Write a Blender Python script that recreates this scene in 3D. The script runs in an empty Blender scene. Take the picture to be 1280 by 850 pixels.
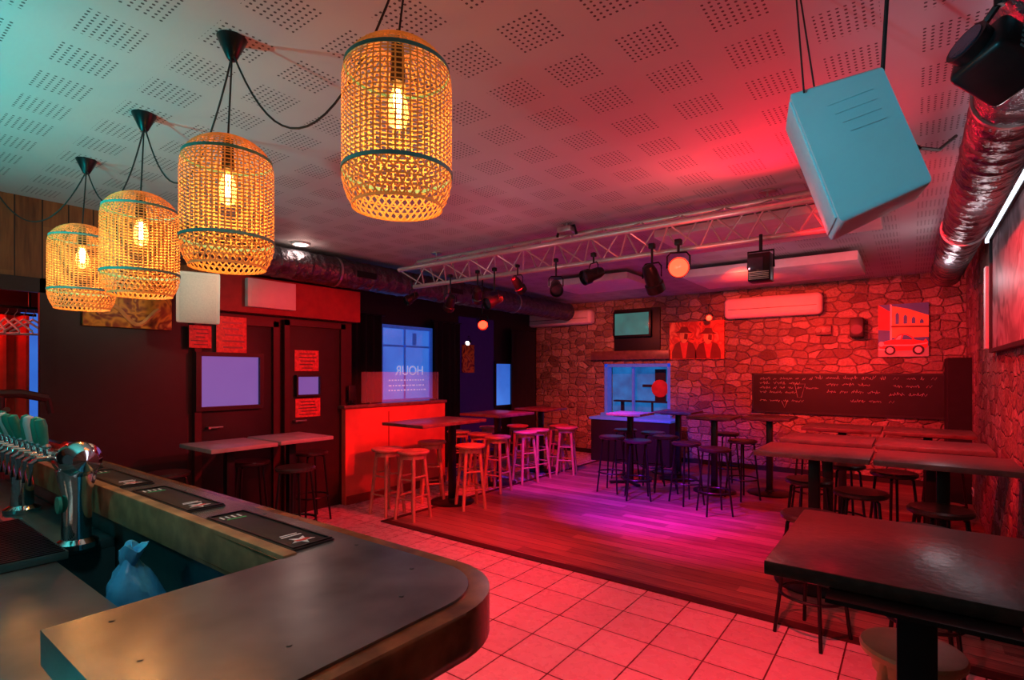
import bpy, bmesh, math, random
from mathutils import Matrix, Vector, Euler
random.seed(7)
C = bpy.context.scene
COL = C.collection
H = 1.55; F = 667.0; CEIL = 2.88
XL = -5.4; XR = .56; XL2 = -6.2; YB = 9.1
TB = .98
def ray(px):
    t = (px-640)/F
    return (-.6+.8*t, .8+.6*t)
def P(px, py, z=None, D=None):
    if D is None: D = (H-z)*F/(py-465)
    r = ray(px)
    return Vector((r[0]*D, r[1]*D, H+(465-py)*D/F))
def WX(px, py, x0):
    r = ray(px); D = x0/r[0]
    return Vector((x0, r[1]*D, H+(465-py)*D/F))
def WY(px, py, y0):
    r = ray(px); D = y0/r[1]
    return Vector((r[0]*D, y0, H+(465-py)*D/F))

# ---------------------------------------------------------------- materials
def newmat(name):
    m = bpy.data.materials.new(name); m.use_nodes = True
    nt = m.node_tree; b = nt.nodes['Principled BSDF']
    return m, nt, b
def mat(name, col, rough=.6, metal=0, var=.15, scale=12, bump=.1, emit=None, es=0, alpha=1, trans=0, bd=.01):
    m, nt, b = newmat(name)
    b.inputs['Roughness'].default_value = rough; b.inputs['Metallic'].default_value = metal
    tc = nt.nodes.new('ShaderNodeTexCoord')
    n = nt.nodes.new('ShaderNodeTexNoise'); n.inputs['Scale'].default_value = scale; n.inputs['Detail'].default_value = 4
    nt.links.new(tc.outputs['Object'], n.inputs['Vector'])
    r = nt.nodes.new('ShaderNodeValToRGB')
    r.color_ramp.elements[0].position = .3; r.color_ramp.elements[1].position = .7
    r.color_ramp.elements[0].color = [c*(1-var) for c in col]+[1]
    r.color_ramp.elements[1].color = [min(1, c*(1+var)) for c in col]+[1]
    nt.links.new(n.outputs['Fac'], r.inputs['Fac']); nt.links.new(r.outputs['Color'], b.inputs['Base Color'])
    if bump:
        bp = nt.nodes.new('ShaderNodeBump'); bp.inputs['Strength'].default_value = bump; bp.inputs['Distance'].default_value = bd
        nt.links.new(n.outputs['Fac'], bp.inputs['Height']); nt.links.new(bp.outputs['Normal'], b.inputs['Normal'])
    if emit:
        b.inputs['Emission Color'].default_value = list(emit)+[1]; b.inputs['Emission Strength'].default_value = es
    if alpha < 1: b.inputs['Alpha'].default_value = alpha
    if trans: b.inputs['Transmission Weight'].default_value = trans
    return m
class NT:
    def __init__(s, nt): s.nt = nt
    def new(s, t): return s.nt.nodes.new(t)
    def put(s, sock, v):
        if isinstance(v, bpy.types.NodeSocket): s.nt.links.new(v, sock)
        else: sock.default_value = v
    def m(s, op, a, b=None, c=None):
        n = s.new('ShaderNodeMath'); n.operation = op
        s.put(n.inputs[0], a)
        if b is not None: s.put(n.inputs[1], b)
        if c is not None: s.put(n.inputs[2], c)
        return n.outputs[0]
    def mix(s, f, a, b):
        n = s.new('ShaderNodeMix'); n.data_type = 'RGBA'
        s.put(n.inputs[0], f); s.put(n.inputs[6], a); s.put(n.inputs[7], b)
        return n.outputs[2]
    def pos(s):
        g = s.new('ShaderNodeNewGeometry'); x = s.new('ShaderNodeSeparateXYZ')
        s.nt.links.new(g.outputs['Position'], x.inputs[0]); return g.outputs['Position'], x.outputs[0], x.outputs[1], x.outputs[2]
    def noise(s, v, scale, detail=4):
        n = s.new('ShaderNodeTexNoise'); n.inputs['Scale'].default_value = scale; n.inputs['Detail'].default_value = detail
        s.nt.links.new(v, n.inputs['Vector']); return n.outputs['Fac']
    def bump(s, h, st, d=.02):
        n = s.new('ShaderNodeBump'); n.inputs['Strength'].default_value = st; n.inputs['Distance'].default_value = d
        s.put(n.inputs['Height'], h); return n.outputs['Normal']
def rgba(*c): return (c[0], c[1], c[2], 1)
def m_ceiling():
    m, nt, b = newmat('perforated_plaster'); N = NT(nt); v, x, y, z = N.pos()
    PT = .33
    def patch(u, off):
        f = N.m('FRACT', N.m('ADD', N.m('DIVIDE', u, PT), off)); return N.m('LESS_THAN', N.m('ABSOLUTE', N.m('SUBTRACT', f, .5)), .315)
    def cell(u): return N.m('SUBTRACT', N.m('FRACT', N.m('DIVIDE', u, .026)), .5)
    hx, hy = cell(x), cell(y)
    d = N.m('SQRT', N.m('ADD', N.m('MULTIPLY', hx, hx), N.m('MULTIPLY', hy, hy)))
    hole = N.m('MULTIPLY', N.m('LESS_THAN', d, .22), N.m('MULTIPLY', patch(x, 50.1), patch(y, 50.3)))
    base = N.mix(N.noise(v, 3), rgba(.46, .49, .50), rgba(.53, .56, .57))
    nt.links.new(N.mix(hole, base, rgba(.06, .06, .065)), b.inputs['Base Color'])
    b.inputs['Roughness'].default_value = .7
    return m
def m_tiles():
    m, nt, b = newmat('floor_tiles'); N = NT(nt); v, x, y, z = N.pos()
    T = .30
    def g(u, o): return N.m('ABSOLUTE', N.m('SUBTRACT', N.m('FRACT', N.m('ADD', N.m('DIVIDE', u, T), o)), .5))
    line = N.m('GREATER_THAN', N.m('MAXIMUM', g(x, 50), g(y, 50.33)), .486)
    fx = N.m('FLOOR', N.m('ADD', N.m('DIVIDE', x, T), 50)); fy = N.m('FLOOR', N.m('ADD', N.m('DIVIDE', y, T), 50.33))
    cmb = N.new('ShaderNodeCombineXYZ'); nt.links.new(fx, cmb.inputs[0]); nt.links.new(fy, cmb.inputs[1])
    wn = N.new('ShaderNodeTexWhiteNoise'); nt.links.new(cmb.outputs[0], wn.inputs['Vector'])
    base = N.mix(wn.outputs['Value'], rgba(.60, .46, .48), rgba(.74, .58, .60))
    base = N.mix(N.m('MULTIPLY', N.noise(v, 9), .40), base, rgba(.42, .28, .29))
    nt.links.new(N.mix(line, base, rgba(.09, .02, .02)), b.inputs['Base Color'])
    nt.links.new(N.m('ADD', .18, N.m('MULTIPLY', N.noise(v, 14), .2)), b.inputs['Roughness'])
    nt.links.new(N.bump(N.m('SUBTRACT', 1, line), .5, .004), b.inputs['Normal'])
    return m
def m_planks(name, c1, c2, w=.12, axis='y', rough=.3, gap=rgba(.01, .006, .005)):
    m, nt, b = newmat(name); N = NT(nt); v, x, y, z = N.pos()
    a, l = (y, x) if axis == 'y' else ((z, y) if axis == 'z' else (y, z))
    u = N.m('DIVIDE', a, w); fr = N.m('FRACT', N.m('ADD', u, 50)); row = N.m('FLOOR', N.m('ADD', u, 50))
    line = N.m('GREATER_THAN', N.m('ABSOLUTE', N.m('SUBTRACT', fr, .5)), .475)
    seg = N.m('FLOOR', N.m('ADD', N.m('DIVIDE', l, 1.4), N.m('MULTIPLY', row, .37)))
    cmb = N.new('ShaderNodeCombineXYZ'); nt.links.new(row, cmb.inputs[0]); nt.links.new(seg, cmb.inputs[1])
    wn = N.new('ShaderNodeTexWhiteNoise'); nt.links.new(cmb.outputs[0], wn.inputs['Vector'])
    mp = N.new('ShaderNodeMapping'); nt.links.new(v, mp.inputs['Vector'])
    mp.inputs['Scale'].default_value = (1.5, 18, 18) if axis == 'y' else ((18, 1.5, 18) if axis == 'z' else (18, 18, 1.5))
    n = N.noise(mp.outputs[0], 2.5, 6)
    n2 = N.m('MULTIPLY', N.m('SUBTRACT', n, .3), 2.2); n2 = N.m('MINIMUM', N.m('MAXIMUM', n2, 0), 1)
    base = N.mix(N.m('ADD', N.m('MULTIPLY', wn.outputs['Value'], .5), N.m('MULTIPLY', n2, .5)), c1, c2)
    nt.links.new(N.mix(line, base, gap), b.inputs['Base Color'])
    nt.links.new(N.m('ADD', rough-.08, N.m('MULTIPLY', n, .3)), b.inputs['Roughness'])
    nt.links.new(N.bump(N.m('SUBTRACT', n, line), .3, .005), b.inputs['Normal'])
    return m
def m_stone():
    m, nt, b = newmat('rubble_stone'); N = NT(nt); v, x, y, z = N.pos()
    mp = N.new('ShaderNodeMapping'); mp.inputs['Scale'].default_value = (.72, .72, 1.25)
    nn = N.new('ShaderNodeTexNoise'); nn.inputs['Scale'].default_value = 6; nt.links.new(v, nn.inputs['Vector'])
    ad = N.new('ShaderNodeVectorMath'); ad.operation = 'MULTIPLY_ADD'; nt.links.new(nn.outputs['Color'], ad.inputs[0])
    ad.inputs[1].default_value = (.08, .08, .08); nt.links.new(v, ad.inputs[2]); nt.links.new(ad.outputs[0], mp.inputs['Vector'])
    def vor(feat):
        q = N.new('ShaderNodeTexVoronoi'); q.feature = feat; q.inputs['Scale'].default_value = 7.0
        q.inputs['Randomness'].default_value = .56
        nt.links.new(mp.outputs[0], q.inputs['Vector']); return q
    e = vor('DISTANCE_TO_EDGE').outputs['Distance']; cc = vor('F1').outputs['Color']
    s = N.new('ShaderNodeSeparateColor'); nt.links.new(cc, s.inputs[0])
    fine = N.noise(v, 30, 8); big = N.noise(v, 1.1, 3); med = N.noise(v, 9, 4)
    edge = N.m('MINIMUM', N.m('DIVIDE', N.m('ADD', e, N.m('MULTIPLY', N.m('SUBTRACT', med, .5), .10)), .10), 1)
    edge = N.m('MAXIMUM', edge, 0)
    mortar = N.m('SUBTRACT', 1, edge)
    base = N.mix(s.outputs[0], rgba(.17, .11, .085), rgba(.70, .57, .47))
    base = N.mix(N.m('GREATER_THAN', s.outputs[2], .75), base, rgba(.42, .31, .24))
    base = N.mix(N.m('MULTIPLY', fine, .8), base, rgba(.11, .07, .055))
    jc = N.mix(big, rgba(.10, .065, .05), rgba(.58, .48, .41))
    nt.links.new(N.mix(N.m('MULTIPLY', mortar, .85), base, jc), b.inputs['Base Color'])
    b.inputs['Roughness'].default_value = .85
    sm_ = N.m('SUBTRACT', 1, N.m('POWER', mortar, 2))
    hgt = N.m('ADD', N.m('ADD', N.m('MULTIPLY', sm_, 1.1), N.m('MULTIPLY', fine, 1.1)), N.m('MULTIPLY', med, 1.2))
    nt.links.new(N.bump(hgt, .9, .038), b.inputs['Normal'])
    return m
def m_art(name, cols, scale, seed):
    m, nt, b = newmat(name); N = NT(nt); v, x, y, z = N.pos()
    n = N.new('ShaderNodeTexNoise'); n.noise_dimensions = '4D'; n.inputs['W'].default_value = seed
    n.inputs['Scale'].default_value = scale; n.inputs['Detail'].default_value = 2; n.inputs['Distortion'].default_value = 1.2
    nt.links.new(v, n.inputs['Vector'])
    r = N.new('ShaderNodeValToRGB'); cr = r.color_ramp; cr.interpolation = 'EASE'
    k = len(cols)
    for i, c in enumerate(cols):
        p = .3+.4*i/(k-1)
        e = cr.elements[i] if i < 2 else cr.elements.new(p)
        e.position = p; e.color = rgba(*c)
    nt.links.new(n.outputs['Fac'], r.inputs['Fac']); nt.links.new(r.outputs['Color'], b.inputs['Base Color'])
    b.inputs['Roughness'].default_value = .5
    return m
def m_pane(name, c1, c2, st, scale=1.2):
    m, nt, b = newmat(name); N = NT(nt); v, x, y, z = N.pos()
    c = N.mix(N.m('MULTIPLY', N.noise(v, scale), 1.0), rgba(*c1), rgba(*c2))
    nt.links.new(c, b.inputs['Emission Color']); b.inputs['Emission Strength'].default_value = st
    b.inputs['Base Color'].default_value = rgba(.05, .05, .08); b.inputs['Roughness'].default_value = .15
    return m
M = dict(
 ceil=m_ceiling(), tiles=m_tiles(), stone=m_stone(),
 wood=m_planks('dark_floorboards', rgba(.10, .04, .035), rgba(.46, .24, .19), .12, 'y', .30),
 panel=m_planks('brown_wall_planks', rgba(.12, .035, .01), rgba(.46, .18, .055), .16, 'x', .5),
 black=mat('black_paint', (.012, .011, .012), .5), blackmetal=mat('black_metal', (.02, .02, .022), .35, .6),
 redwall=mat('red_paint', (.26, .022, .02), .55), rustwall=mat('dark_red_brown_paint', (.05, .010, .009), .5),
 white=mat('white_paint', (.80, .79, .77), .5, var=.05), steel=mat('brushed_steel', (.55, .55, .55), .33, .9, .12, 30, .05),
 alu=mat('truss_aluminium', (.60, .58, .57), .35, .55, .06, 30, .03),
 zinc=mat('zinc_counter', (.24, .265, .27), .27, .75, .38, 6, .06), chrome=mat('chrome', (.8, .82, .84), .1, 1, .03),
 duct=mat('duct_foil', (.14, .14, .155), .36, .85, .3, 14, 1.0, bd=.04),
 oak=mat('varnished_edge_wood', (.24, .085, .03), .25, 0, .55, 11, .1), baroak=mat('worn_yellow_wood', (.34, .21, .10), .45, 0, .35, 14, .1),
 stool=mat('stool_wood', (.50, .22, .15), .5, 0, .25, 12), birch=mat('warm_seat_wood', (.74, .36, .18), .4, 0, .15, 9),
 darktop=mat('dark_brown_tabletop', (.04, .03, .028), .28, 0, .35, 30, .15), redtop=mat('tabletop_brown', (.16, .08, .07), .35, 0, .3, 14),
 midtop=mat('grey_brown_tabletop', (.15, .125, .125), .32, 0, .25, 18),
 greytop=mat('pale_grey_tabletop', (.42, .38, .37), .4, 0, .15, 8),
 rattan=mat('woven_cane', (.78, .36, .09), .55, 0, .2, 25, .1, emit=(1, .30, .04), es=.15), teal=mat('teal_band', (.10, .40, .36), .5),  # cane emits a little, lamp light put into the weave itself
 filament=mat('glowing_filament', (1, .8, .5), .3, emit=(1, .55, .16), es=90, var=.01, bump=0),
 bulbglass=mat('amber_bulb_glass', (1, .7, .35), .05, 0, 0, 1, 0, emit=(1, .38, .05), es=1.0, alpha=.3), brass=mat('brass', (.6, .4, .15), .3, 1),
 cord=mat('black_cord', (.012, .012, .012), .6), rubber=mat('black_rubber', (.012, .012, .014), .5),
 speaker=mat('speaker_plastic_teal_lit', (.44, .70, .74), .5, var=.03, scale=6, bump=.0), grille=mat('speaker_grille_teal_lit', (.40, .64, .68), .6, var=.04, scale=90, bump=0),  # teal light on a pale cabinet is put into both base colours
 cream=mat('cream_plastic', (.88, .82, .74), .5, var=.05), creamgrille=mat('cream_grille', (.80, .74, .66), .6, var=.06, scale=90), board=mat('chalkboard_slate', (.006, .006, .007), .6, 0, .5, 4),
 chalk=mat('chalk', (.7, .67, .65), .8), poster=mat('red_printed_paper', (.80, .10, .09), .6, 0, .3, 30), paper=mat('white_paper', (.8, .78, .76), .6),
 sign=mat('window_lettering', (.8, .8, .9), .6, emit=(.40, .50, 1), es=.6), matgreen=mat('mat_green_print', (.05, .5, .2), .6), matred=mat('mat_red_print', (.8, .08, .06), .6), matwhite=mat('mat_white_print', (.9, .9, .88), .6),  # window lettering glows on its own in place of light reaching it
 curtain=mat('black_velvet', (.010, .009, .012), .9), redcloth=mat('red_cloth', (.65, .05, .03), .8), booth=mat('booth_red_board', (.72, .14, .09), .55, var=.12, scale=4),
 plexi=mat('clear_plexiglass', (.8, .85, .95), .05, 0, 0, 1, 0, alpha=.10), blue=mat('blue_frame_paint_glow', (.10, .25, .65), .5, emit=(.02, .10, .6), es=.35),  # blue frame paint also emits, standing in for blue light on it
 lensoff=mat('dark_lens', (.05, .05, .08), .08, .3), lensred=mat('red_lens_lit', (.3, .01, .005), .2, emit=(1, .010, .004), es=22, bump=0),
 lenswhite=mat('white_lens_lit', (1, .9, .9), .2, emit=(1, .72, .65), es=14, bump=0),
 led=mat('led_strip_lit', (1, 1, 1), .3, emit=(.75, .85, 1), es=4, bump=0),
 tvscreen=m_pane('tv_screen', (.005, .08, .09), (.03, .38, .32), .6, 3), winblue=m_pane('dusk_window', (.01, .04, .40), (.06, .26, .9), .9, 1.5),
 winlilac=m_pane('lilac_pane', (.30, .10, .55), (.42, .25, .8), .5, .8), winteal=m_pane('hatch_glow', (.004, .02, .14), (.02, .26, .75), .75, 5),
 purple=mat('dark_violet_panel_glow', (.018, .008, .04), .5, emit=(.06, .01, .30), es=.05), bag=mat('blue_bag', (.08, .50, .95), .3, 0, .15, 22, .4, bd=.02),  # violet panel is given a faint emission though it is no lamp
 green=mat('green_enamel', (.03, .35, .25), .3), acwhite=mat('ac_plastic', (.72, .70, .70), .45, var=.04),
 art1=m_art('jazz_painting', [(.04, .01, .01), (.35, .08, .02), (.85, .38, .04), (.25, .05, .02), (.9, .5, .12)], 6, 1),
 art2=m_art('red_portrait_canvas', [(.35, .03, .015), (.9, .16, .06), (.55, .06, .03), (.95, .35, .16)], 5, 4),
 art3=m_art('grey_mural', [(.14, .10, .10), (.50, .42, .42), (.28, .18, .18), (.75, .66, .64)], 2.5, 8),
 skin=mat('painted_peach', (.95, .55, .25), .6), paintred=mat('painted_red', (.7, .06, .04), .5), paintblue=mat('painted_blue', (.06, .22, .55), .5),
 paintbrown=mat('painted_brown', (.20, .03, .015), .6),
 paintyel=mat('painted_orange', (.85, .42, .14), .5), plasterdark=mat('dark_plaster', (.03, .013, .013), .6), tealsteel=mat('dark_teal_steel', (.05, .15, .16), .3, .4),
)
# ---------------------------------------------------------------- geometry
class MB:
    def __init__(s): s.bm = bmesh.new()
    def box(s, c, d, R=None, bev=0, seg=2):
        Mx = Matrix.Translation(Vector(c)) @ ((R.to_4x4()) if R is not None else Matrix()) @ Matrix.Diagonal((d[0], d[1], d[2], 1))
        r = bmesh.ops.create_cube(s.bm, size=1, matrix=Mx)
        if bev:
            ed = list({e for v in r['verts'] for e in v.link_edges})
            bmesh.ops.bevel(s.bm, geom=ed, offset=bev, segments=seg, affect='EDGES', profile=.5)
        return s
    def span(s, a, b, bev=0):
        a, b = Vector(a), Vector(b); d = b-a
        return s.box((a+b)/2, (abs(d.x), abs(d.y), abs(d.z)), None, bev)
    def cyl(s, a, b, r0, r1=None, seg=16):
        a, b = Vector(a), Vector(b); d = b-a
        if r1 is None: r1 = r0
        Mx = Matrix.Translation((a+b)/2) @ d.to_track_quat('Z', 'Y').to_matrix().to_4x4()
        bmesh.ops.create_cone(s.bm, cap_ends=True, segments=seg, radius1=r0, radius2=r1, depth=d.length, matrix=Mx); return s
    def lathe(s, prof, c=(0, 0, 0), seg=24, R=None):
        R = R if R is not None else Matrix.Identity(3); c = Vector(c); rings = []
        for r, z in prof:
            rings.append([s.bm.verts.new(c+R@Vector((r*math.cos(2*math.pi*i/seg), r*math.sin(2*math.pi*i/seg), z))) for i in range(seg)])
        for a, b in zip(rings, rings[1:]):
            for i in range(seg): s.bm.faces.new((a[i], a[(i+1) % seg], b[(i+1) % seg], b[i]))
        if prof[0][0] > .002: s.bm.faces.new(list(reversed(rings[0])))
        if prof[-1][0] > .002: s.bm.faces.new(rings[-1])
        return s
    def ring(s, r0, r1, z0, z1, seg=60):
        s_ = [(r0, z0), (r1, z0), (r1, z1), (r0, z1)]; rings = []
        for r, z in s_: rings.append([s.bm.verts.new((r*math.cos(2*math.pi*i/seg), r*math.sin(2*math.pi*i/seg), z)) for i in range(seg)])
        for j in range(4):
            a, b = rings[j], rings[(j+1) % 4]
            for i in range(seg): s.bm.faces.new((a[i], a[(i+1) % seg], b[(i+1) % seg], b[i]))
        return s
    def tube(s, pts, r, seg=6, closed=False):
        pts = [Vector(p) for p in pts]; n = len(pts); rings = []
        for i, p in enumerate(pts):
            if closed: t = pts[(i+1) % n]-pts[i-1]
            else: t = pts[min(i+1, n-1)]-pts[max(i-1, 0)]
            q = t.to_track_quat('Z', 'Y')
            if abs(t.normalized().z) < .95:
                zz = t.normalized(); xx = Vector((0, 0, 1)).cross(zz).normalized(); yy = zz.cross(xx)
            else: xx = q@Vector((1, 0, 0)); yy = q@Vector((0, 1, 0))
            rings.append([s.bm.verts.new(p+xx*r*math.cos(2*math.pi*k/seg)+yy*r*math.sin(2*math.pi*k/seg)) for k in range(seg)])
        rr = list(zip(rings, rings[1:]))+([(rings[-1], rings[0])] if closed else [])
        for a, b in rr:
            for i in range(seg): s.bm.faces.new((a[i], a[(i+1) % seg], b[(i+1) % seg], b[i]))
        if not closed:
            s.bm.faces.new(list(reversed(rings[0]))); s.bm.faces.new(rings[-1])
        return s
    def prism(s, poly, z0, z1, fn=None, bev=0):
        fn = fn or (lambda x, y, z: (x, y, z))
        a = [s.bm.verts.new(fn(x, y, z0)) for x, y in poly]; b = [s.bm.verts.new(fn(x, y, z1)) for x, y in poly]
        n = len(poly); fs = [s.bm.faces.new(list(reversed(a))), s.bm.faces.new(b)]
        for i in range(n): fs.append(s.bm.faces.new((a[i], a[(i+1) % n], b[(i+1) % n], b[i])))
        if bev:
            ed = list(set(fs[0].edges) | set(fs[1].edges))
            bmesh.ops.bevel(s.bm, geom=ed, offset=bev, segments=3, affect='EDGES', profile=.5)
        return s
    def strip(s, pts, nrm, w):   # flat ribbon
        prev = None
        for i, p in enumerate(pts):
            t = (pts[min(i+1, len(pts)-1)]-pts[max(i-1, 0)]).normalized(); sd = t.cross(nrm[i]).normalized()*w/2
            cur = (s.bm.verts.new(p-sd), s.bm.verts.new(p+sd))
            if prev: s.bm.faces.new((prev[0], prev[1], cur[1], cur[0]))
            prev = cur
        return s
    def build(s, name, m, parent=None, loc=None, smooth=True):
        bm = s.bm
        if loc is not None: bmesh.ops.translate(bm, verts=bm.verts, vec=-Vector(loc))
        bmesh.ops.recalc_face_normals(bm, faces=bm.faces)
        me = bpy.data.meshes.new(name); bm.to_mesh(me); bm.free()
        me.materials.append(M[m] if isinstance(m, str) else m)
        if smooth:
            for p in me.polygons: p.use_smooth = True
            me.set_sharp_from_angle(angle=math.radians(35))
        o = bpy.data.objects.new(name, me); COL.objects.link(o)
        if loc is not None: o.location = loc
        if parent is not None: o.parent = parent
        return o
def tag(o, label, cat, group=None, kind=None):
    o['label'] = label; o['category'] = cat
    if group: o['group'] = group
    if kind: o['kind'] = kind
    return o
def thing(name, loc, label, cat, group=None, rz=0):
    o = bpy.data.objects.new(name, None); COL.objects.link(o); o.location = loc; o.rotation_euler = (0, 0, rz); o.empty_display_size = .1
    return tag(o, label, cat, group)
def struct(name, mb, m, loc=None, parent=None):
    o = mb.build(name, m, parent, loc)
    if parent is None: o['kind'] = 'structure'
    return o
def dup(root, loc, rz, label, group=None):
    r = root.copy(); COL.objects.link(r); r.location = loc; r.rotation_euler = (0, 0, rz); r['label'] = label
    if group: r['group'] = group
    for ch in list(root.children):
        c = ch.copy(); COL.objects.link(c); c.parent = r
        for g in list(ch.children):
            d = g.copy(); COL.objects.link(d); d.parent = c
    return r

# ---------------------------------------------------------------- SETTING
YW = 3.66; XW = -4.35
fl = MB(); fl.span((-7, -2.5, -.1), (XR+.12, YW, 0)); fl.span((-7, YW, -.1), (XW, YB+.9, 0)); struct('floor', fl, 'tiles')
struct('floor', MB().span((XW, YW, -.1), (XR+.12, YB+.9, .004)), 'wood')
tr = MB(); tr.span((XW-.03, YW-.06, 0), (XR, YW+.02, .012)); tr.span((XW-.05, YW-.06, 0), (XW, YB, .012)); struct('trim_1', tr, 'rustwall')
struct('ceiling', MB().span((-6.6, -2.5, CEIL), (XR+.12, YB+.9, CEIL+.1)), 'ceil')
wl = MB(); wl.span((XL-.12, -2.5, 0), (XL, -.3, CEIL)); wl.span((XL-.12, 1.16, 0), (XL, 2.16, CEIL)); wl.span((XL-.12, -.3, 2.26), (XL, 1.16, CEIL))
struct('wall_left', wl, 'black')
struct('wall_left', MB().span((XL-.12, 2.16, 0), (XL, 3.98, CEIL)), 'rustwall')
struct('wall_left', MB().span((XL2-.12, 3.98, 0), (XL2, YB, CEIL)), 'black')
struct('wall_left', MB().span((XL2, 3.9, 0), (XL-.12, 3.98, CEIL)), 'black')
nb = MB(); nb.span((XL-1.3, -.5, 0), (XL-1.2, 1.9, 2.4)); nb.span((XL-1.2, 1.7, 0), (XL-.12, 1.9, 2.4)); nb.span((XL-1.2, -.5, 0), (XL-.12, -.4, 2.4)); nb.span((XL-1.2, -.5, 2.4), (XL-.12, 1.9, 2.5))
struct('wall_left', nb, 'rustwall')
struct('trim_2', MB().span((XL, -2.5, 2.27), (XL+.03, 2.3, CEIL)), 'panel')
tf = MB(); tf.span((XL, 1.10, 0), (XL+.05, 1.18, 2.27)); tf.span((XL, -.35, 2.16), (XL+.05, 1.18, 2.27)); struct('trim_3', tf, 'black')
hw0 = WY(755, 455, YB); hw1 = WY(838, 521, YB)
hx0, hx1, hz0, hz1 = hw0.x, hw1.x, hw1.z, hw0.z
wb = MB(); wb.span((XL2-.12, YB, 0), (hx0, YB+.4, CEIL)); wb.span((hx1, YB, 0), (XR+.12, YB+.4, CEIL))
wb.span((hx0, YB, 0), (hx1, YB+.4, hz0)); wb.span((hx0, YB, hz1), (hx1, YB+.4, CEIL)); struct('wall_back', wb, 'stone')
struct('wall_right', MB().span((XR, -2.5, 0), (XR+.12, YB, CEIL)), 'stone')
lt = WY(742, 441, YB); l2 = WY(832, 449, YB)
struct('trim_4', MB().span((lt.x, YB-.1, l2.z), (l2.x+.1, YB, lt.z+.02), .01), 'redtop')
wf = MB(); t_ = .06
wf.span((hx0, YB+.02, hz0), (hx0+t_, YB+.2, hz1)); wf.span((hx1-t_, YB+.02, hz0), (hx1, YB+.2, hz1)); wf.span((hx0, YB+.02, hz1-t_), (hx1, YB+.2, hz1)); wf.span((hx0-.03, YB-.08, hz0-.03), (hx1+.03, YB+.2, hz0+.02))
hxm = hx0+.42*(hx1-hx0); wf.span((hxm-.02, YB+.1, hz0), (hxm+.02, YB+.16, hz1))
w = struct('window_1', wf, 'blue')
struct('pane', MB().span((hx0, YB+.36, hz0), (hx1, YB+.38, hz1)), 'winteal', None, w)
q = MB(); q.span((hx0+.1, YB+.2, hz0+.22), (hx1-.1, YB+.34, hz0+.25)); q.cyl((hxm+.3, YB+.28, hz0), (hxm+.3, YB+.28, hz0+.22), .02); q.span((hx0+.2, YB+.3, hz0+.02), (hx0+.26, YB+.34, hz0+.24)); q.span((hx1-.40, YB+.30, hz0+.25), (hx1-.2, YB+.34, hz1-.1)); q.span((hxm+.1, YB+.30, hz0+.5), (hx1-.05, YB+.34, hz0+.55))
struct('shelf', q, 'black', None, w)
struct('round_panel', MB().lathe([(.001, 0), (.15, .0), (.16, .02), (.14, .03), (.001, .035)], (hx1-.30, YB+.3, hz0+.48), 28, Matrix.Rotation(math.radians(90), 3, 'X')), 'redcloth', None, w)
def wallwin(n, px0, py0, px1, py1, x0, m, fm='black', th=.05, bars=0):
    a = WX(px0, py0, x0); b = WX(px1, py1, x0); zt = (WX(px0, py0, x0).z+WX(px1, py0, x0).z)/2; zb = (WX(px0, py1, x0).z+WX(px1, py1, x0).z)/2
    fr = MB(); y0, y1 = a.y, b.y
    fr.span((x0, y0-th, zb-th), (x0+.05, y0, zt+th)); fr.span((x0, y1, zb-th), (x0+.05, y1+th, zt+th)); fr.span((x0, y0, zt), (x0+.05, y1, zt+th)); fr.span((x0, y0, zb-th), (x0+.05, y1, zb))
    for k in range(bars): yy = y0+(k+1)*(y1-y0)/(bars+1); fr.span((x0, yy-.02, zb), (x0+.04, yy+.02, zt))
    o = struct('window_%d' % n, fr, fm)
    struct('pane', MB().span((x0, y0, zb), (x0+.015, y1, zt)), m, None, o)
    return o, y0, y1, zb, zt
w2o, y0, y1, zb, zt = wallwin(2, 476, 412, 535, 498, XL2, 'winblue', 'blue')
def text(body, size, m, Mx, parent, name='lettering'):
    cu = bpy.data.curves.new(name, 'FONT'); cu.body = body; cu.size = size; cu.extrude = .001; cu.align_x = 'CENTER'; cu.offset = .002
    o = bpy.data.objects.new(name, cu); COL.objects.link(o)
    dg = bpy.context.evaluated_depsgraph_get(); me = bpy.data.meshes.new_from_object(o.evaluated_get(dg)); bpy.data.objects.remove(o)
    me.transform(Mx); me.materials.clear(); me.materials.append(M[m])
    r = bpy.data.objects.new(name, me); COL.objects.link(r); r.parent = parent; return r
def face_x(x, y, z, mirror=False):
    return Matrix(((0, 0, 1, x), (-1 if mirror else 1, 0, 0, y), (0, 1, 0, z), (0, 0, 0, 1)))
text('HOUR', .20, 'sign', face_x(XL2+.032, (y0+y1)/2+.06, zb+.36, True), w2o)
sc = MB()
for k, zz in enumerate((.27, .19, .12)):
    yy = y0+.12
    while yy < y1-.1:
        L = random.uniform(.02, .06); sc.span((XL2+.03, yy, zb+zz), (XL2+.033, yy+L, zb+zz+.02)); yy += L+.025
sc.build('small_print', 'sign', w2o)
sc = MB(); sc.span((XL2+.016, y0, zb+.78), (XL2+.03, y1, zb+.81)); sc.span((XL2+.016, y0+.42, zb), (XL2+.03, y0+.45, zt)); sc.span((XL2+.016, y0+.6, zb+.82), (XL2+.02, y0+.68, zt-.05)); sc.build('glazing_bar', 'blue', w2o)
wallwin(3, 618, 455, 637, 506, XL2, 'winblue', 'black', .04)
a = WX(573, 400, XL2); b = WX(616, 510, XL2)
struct('trim_5', MB().span((XL2, a.y, .1), (XL2+.02, b.y, 2.5)), 'purple')
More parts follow.
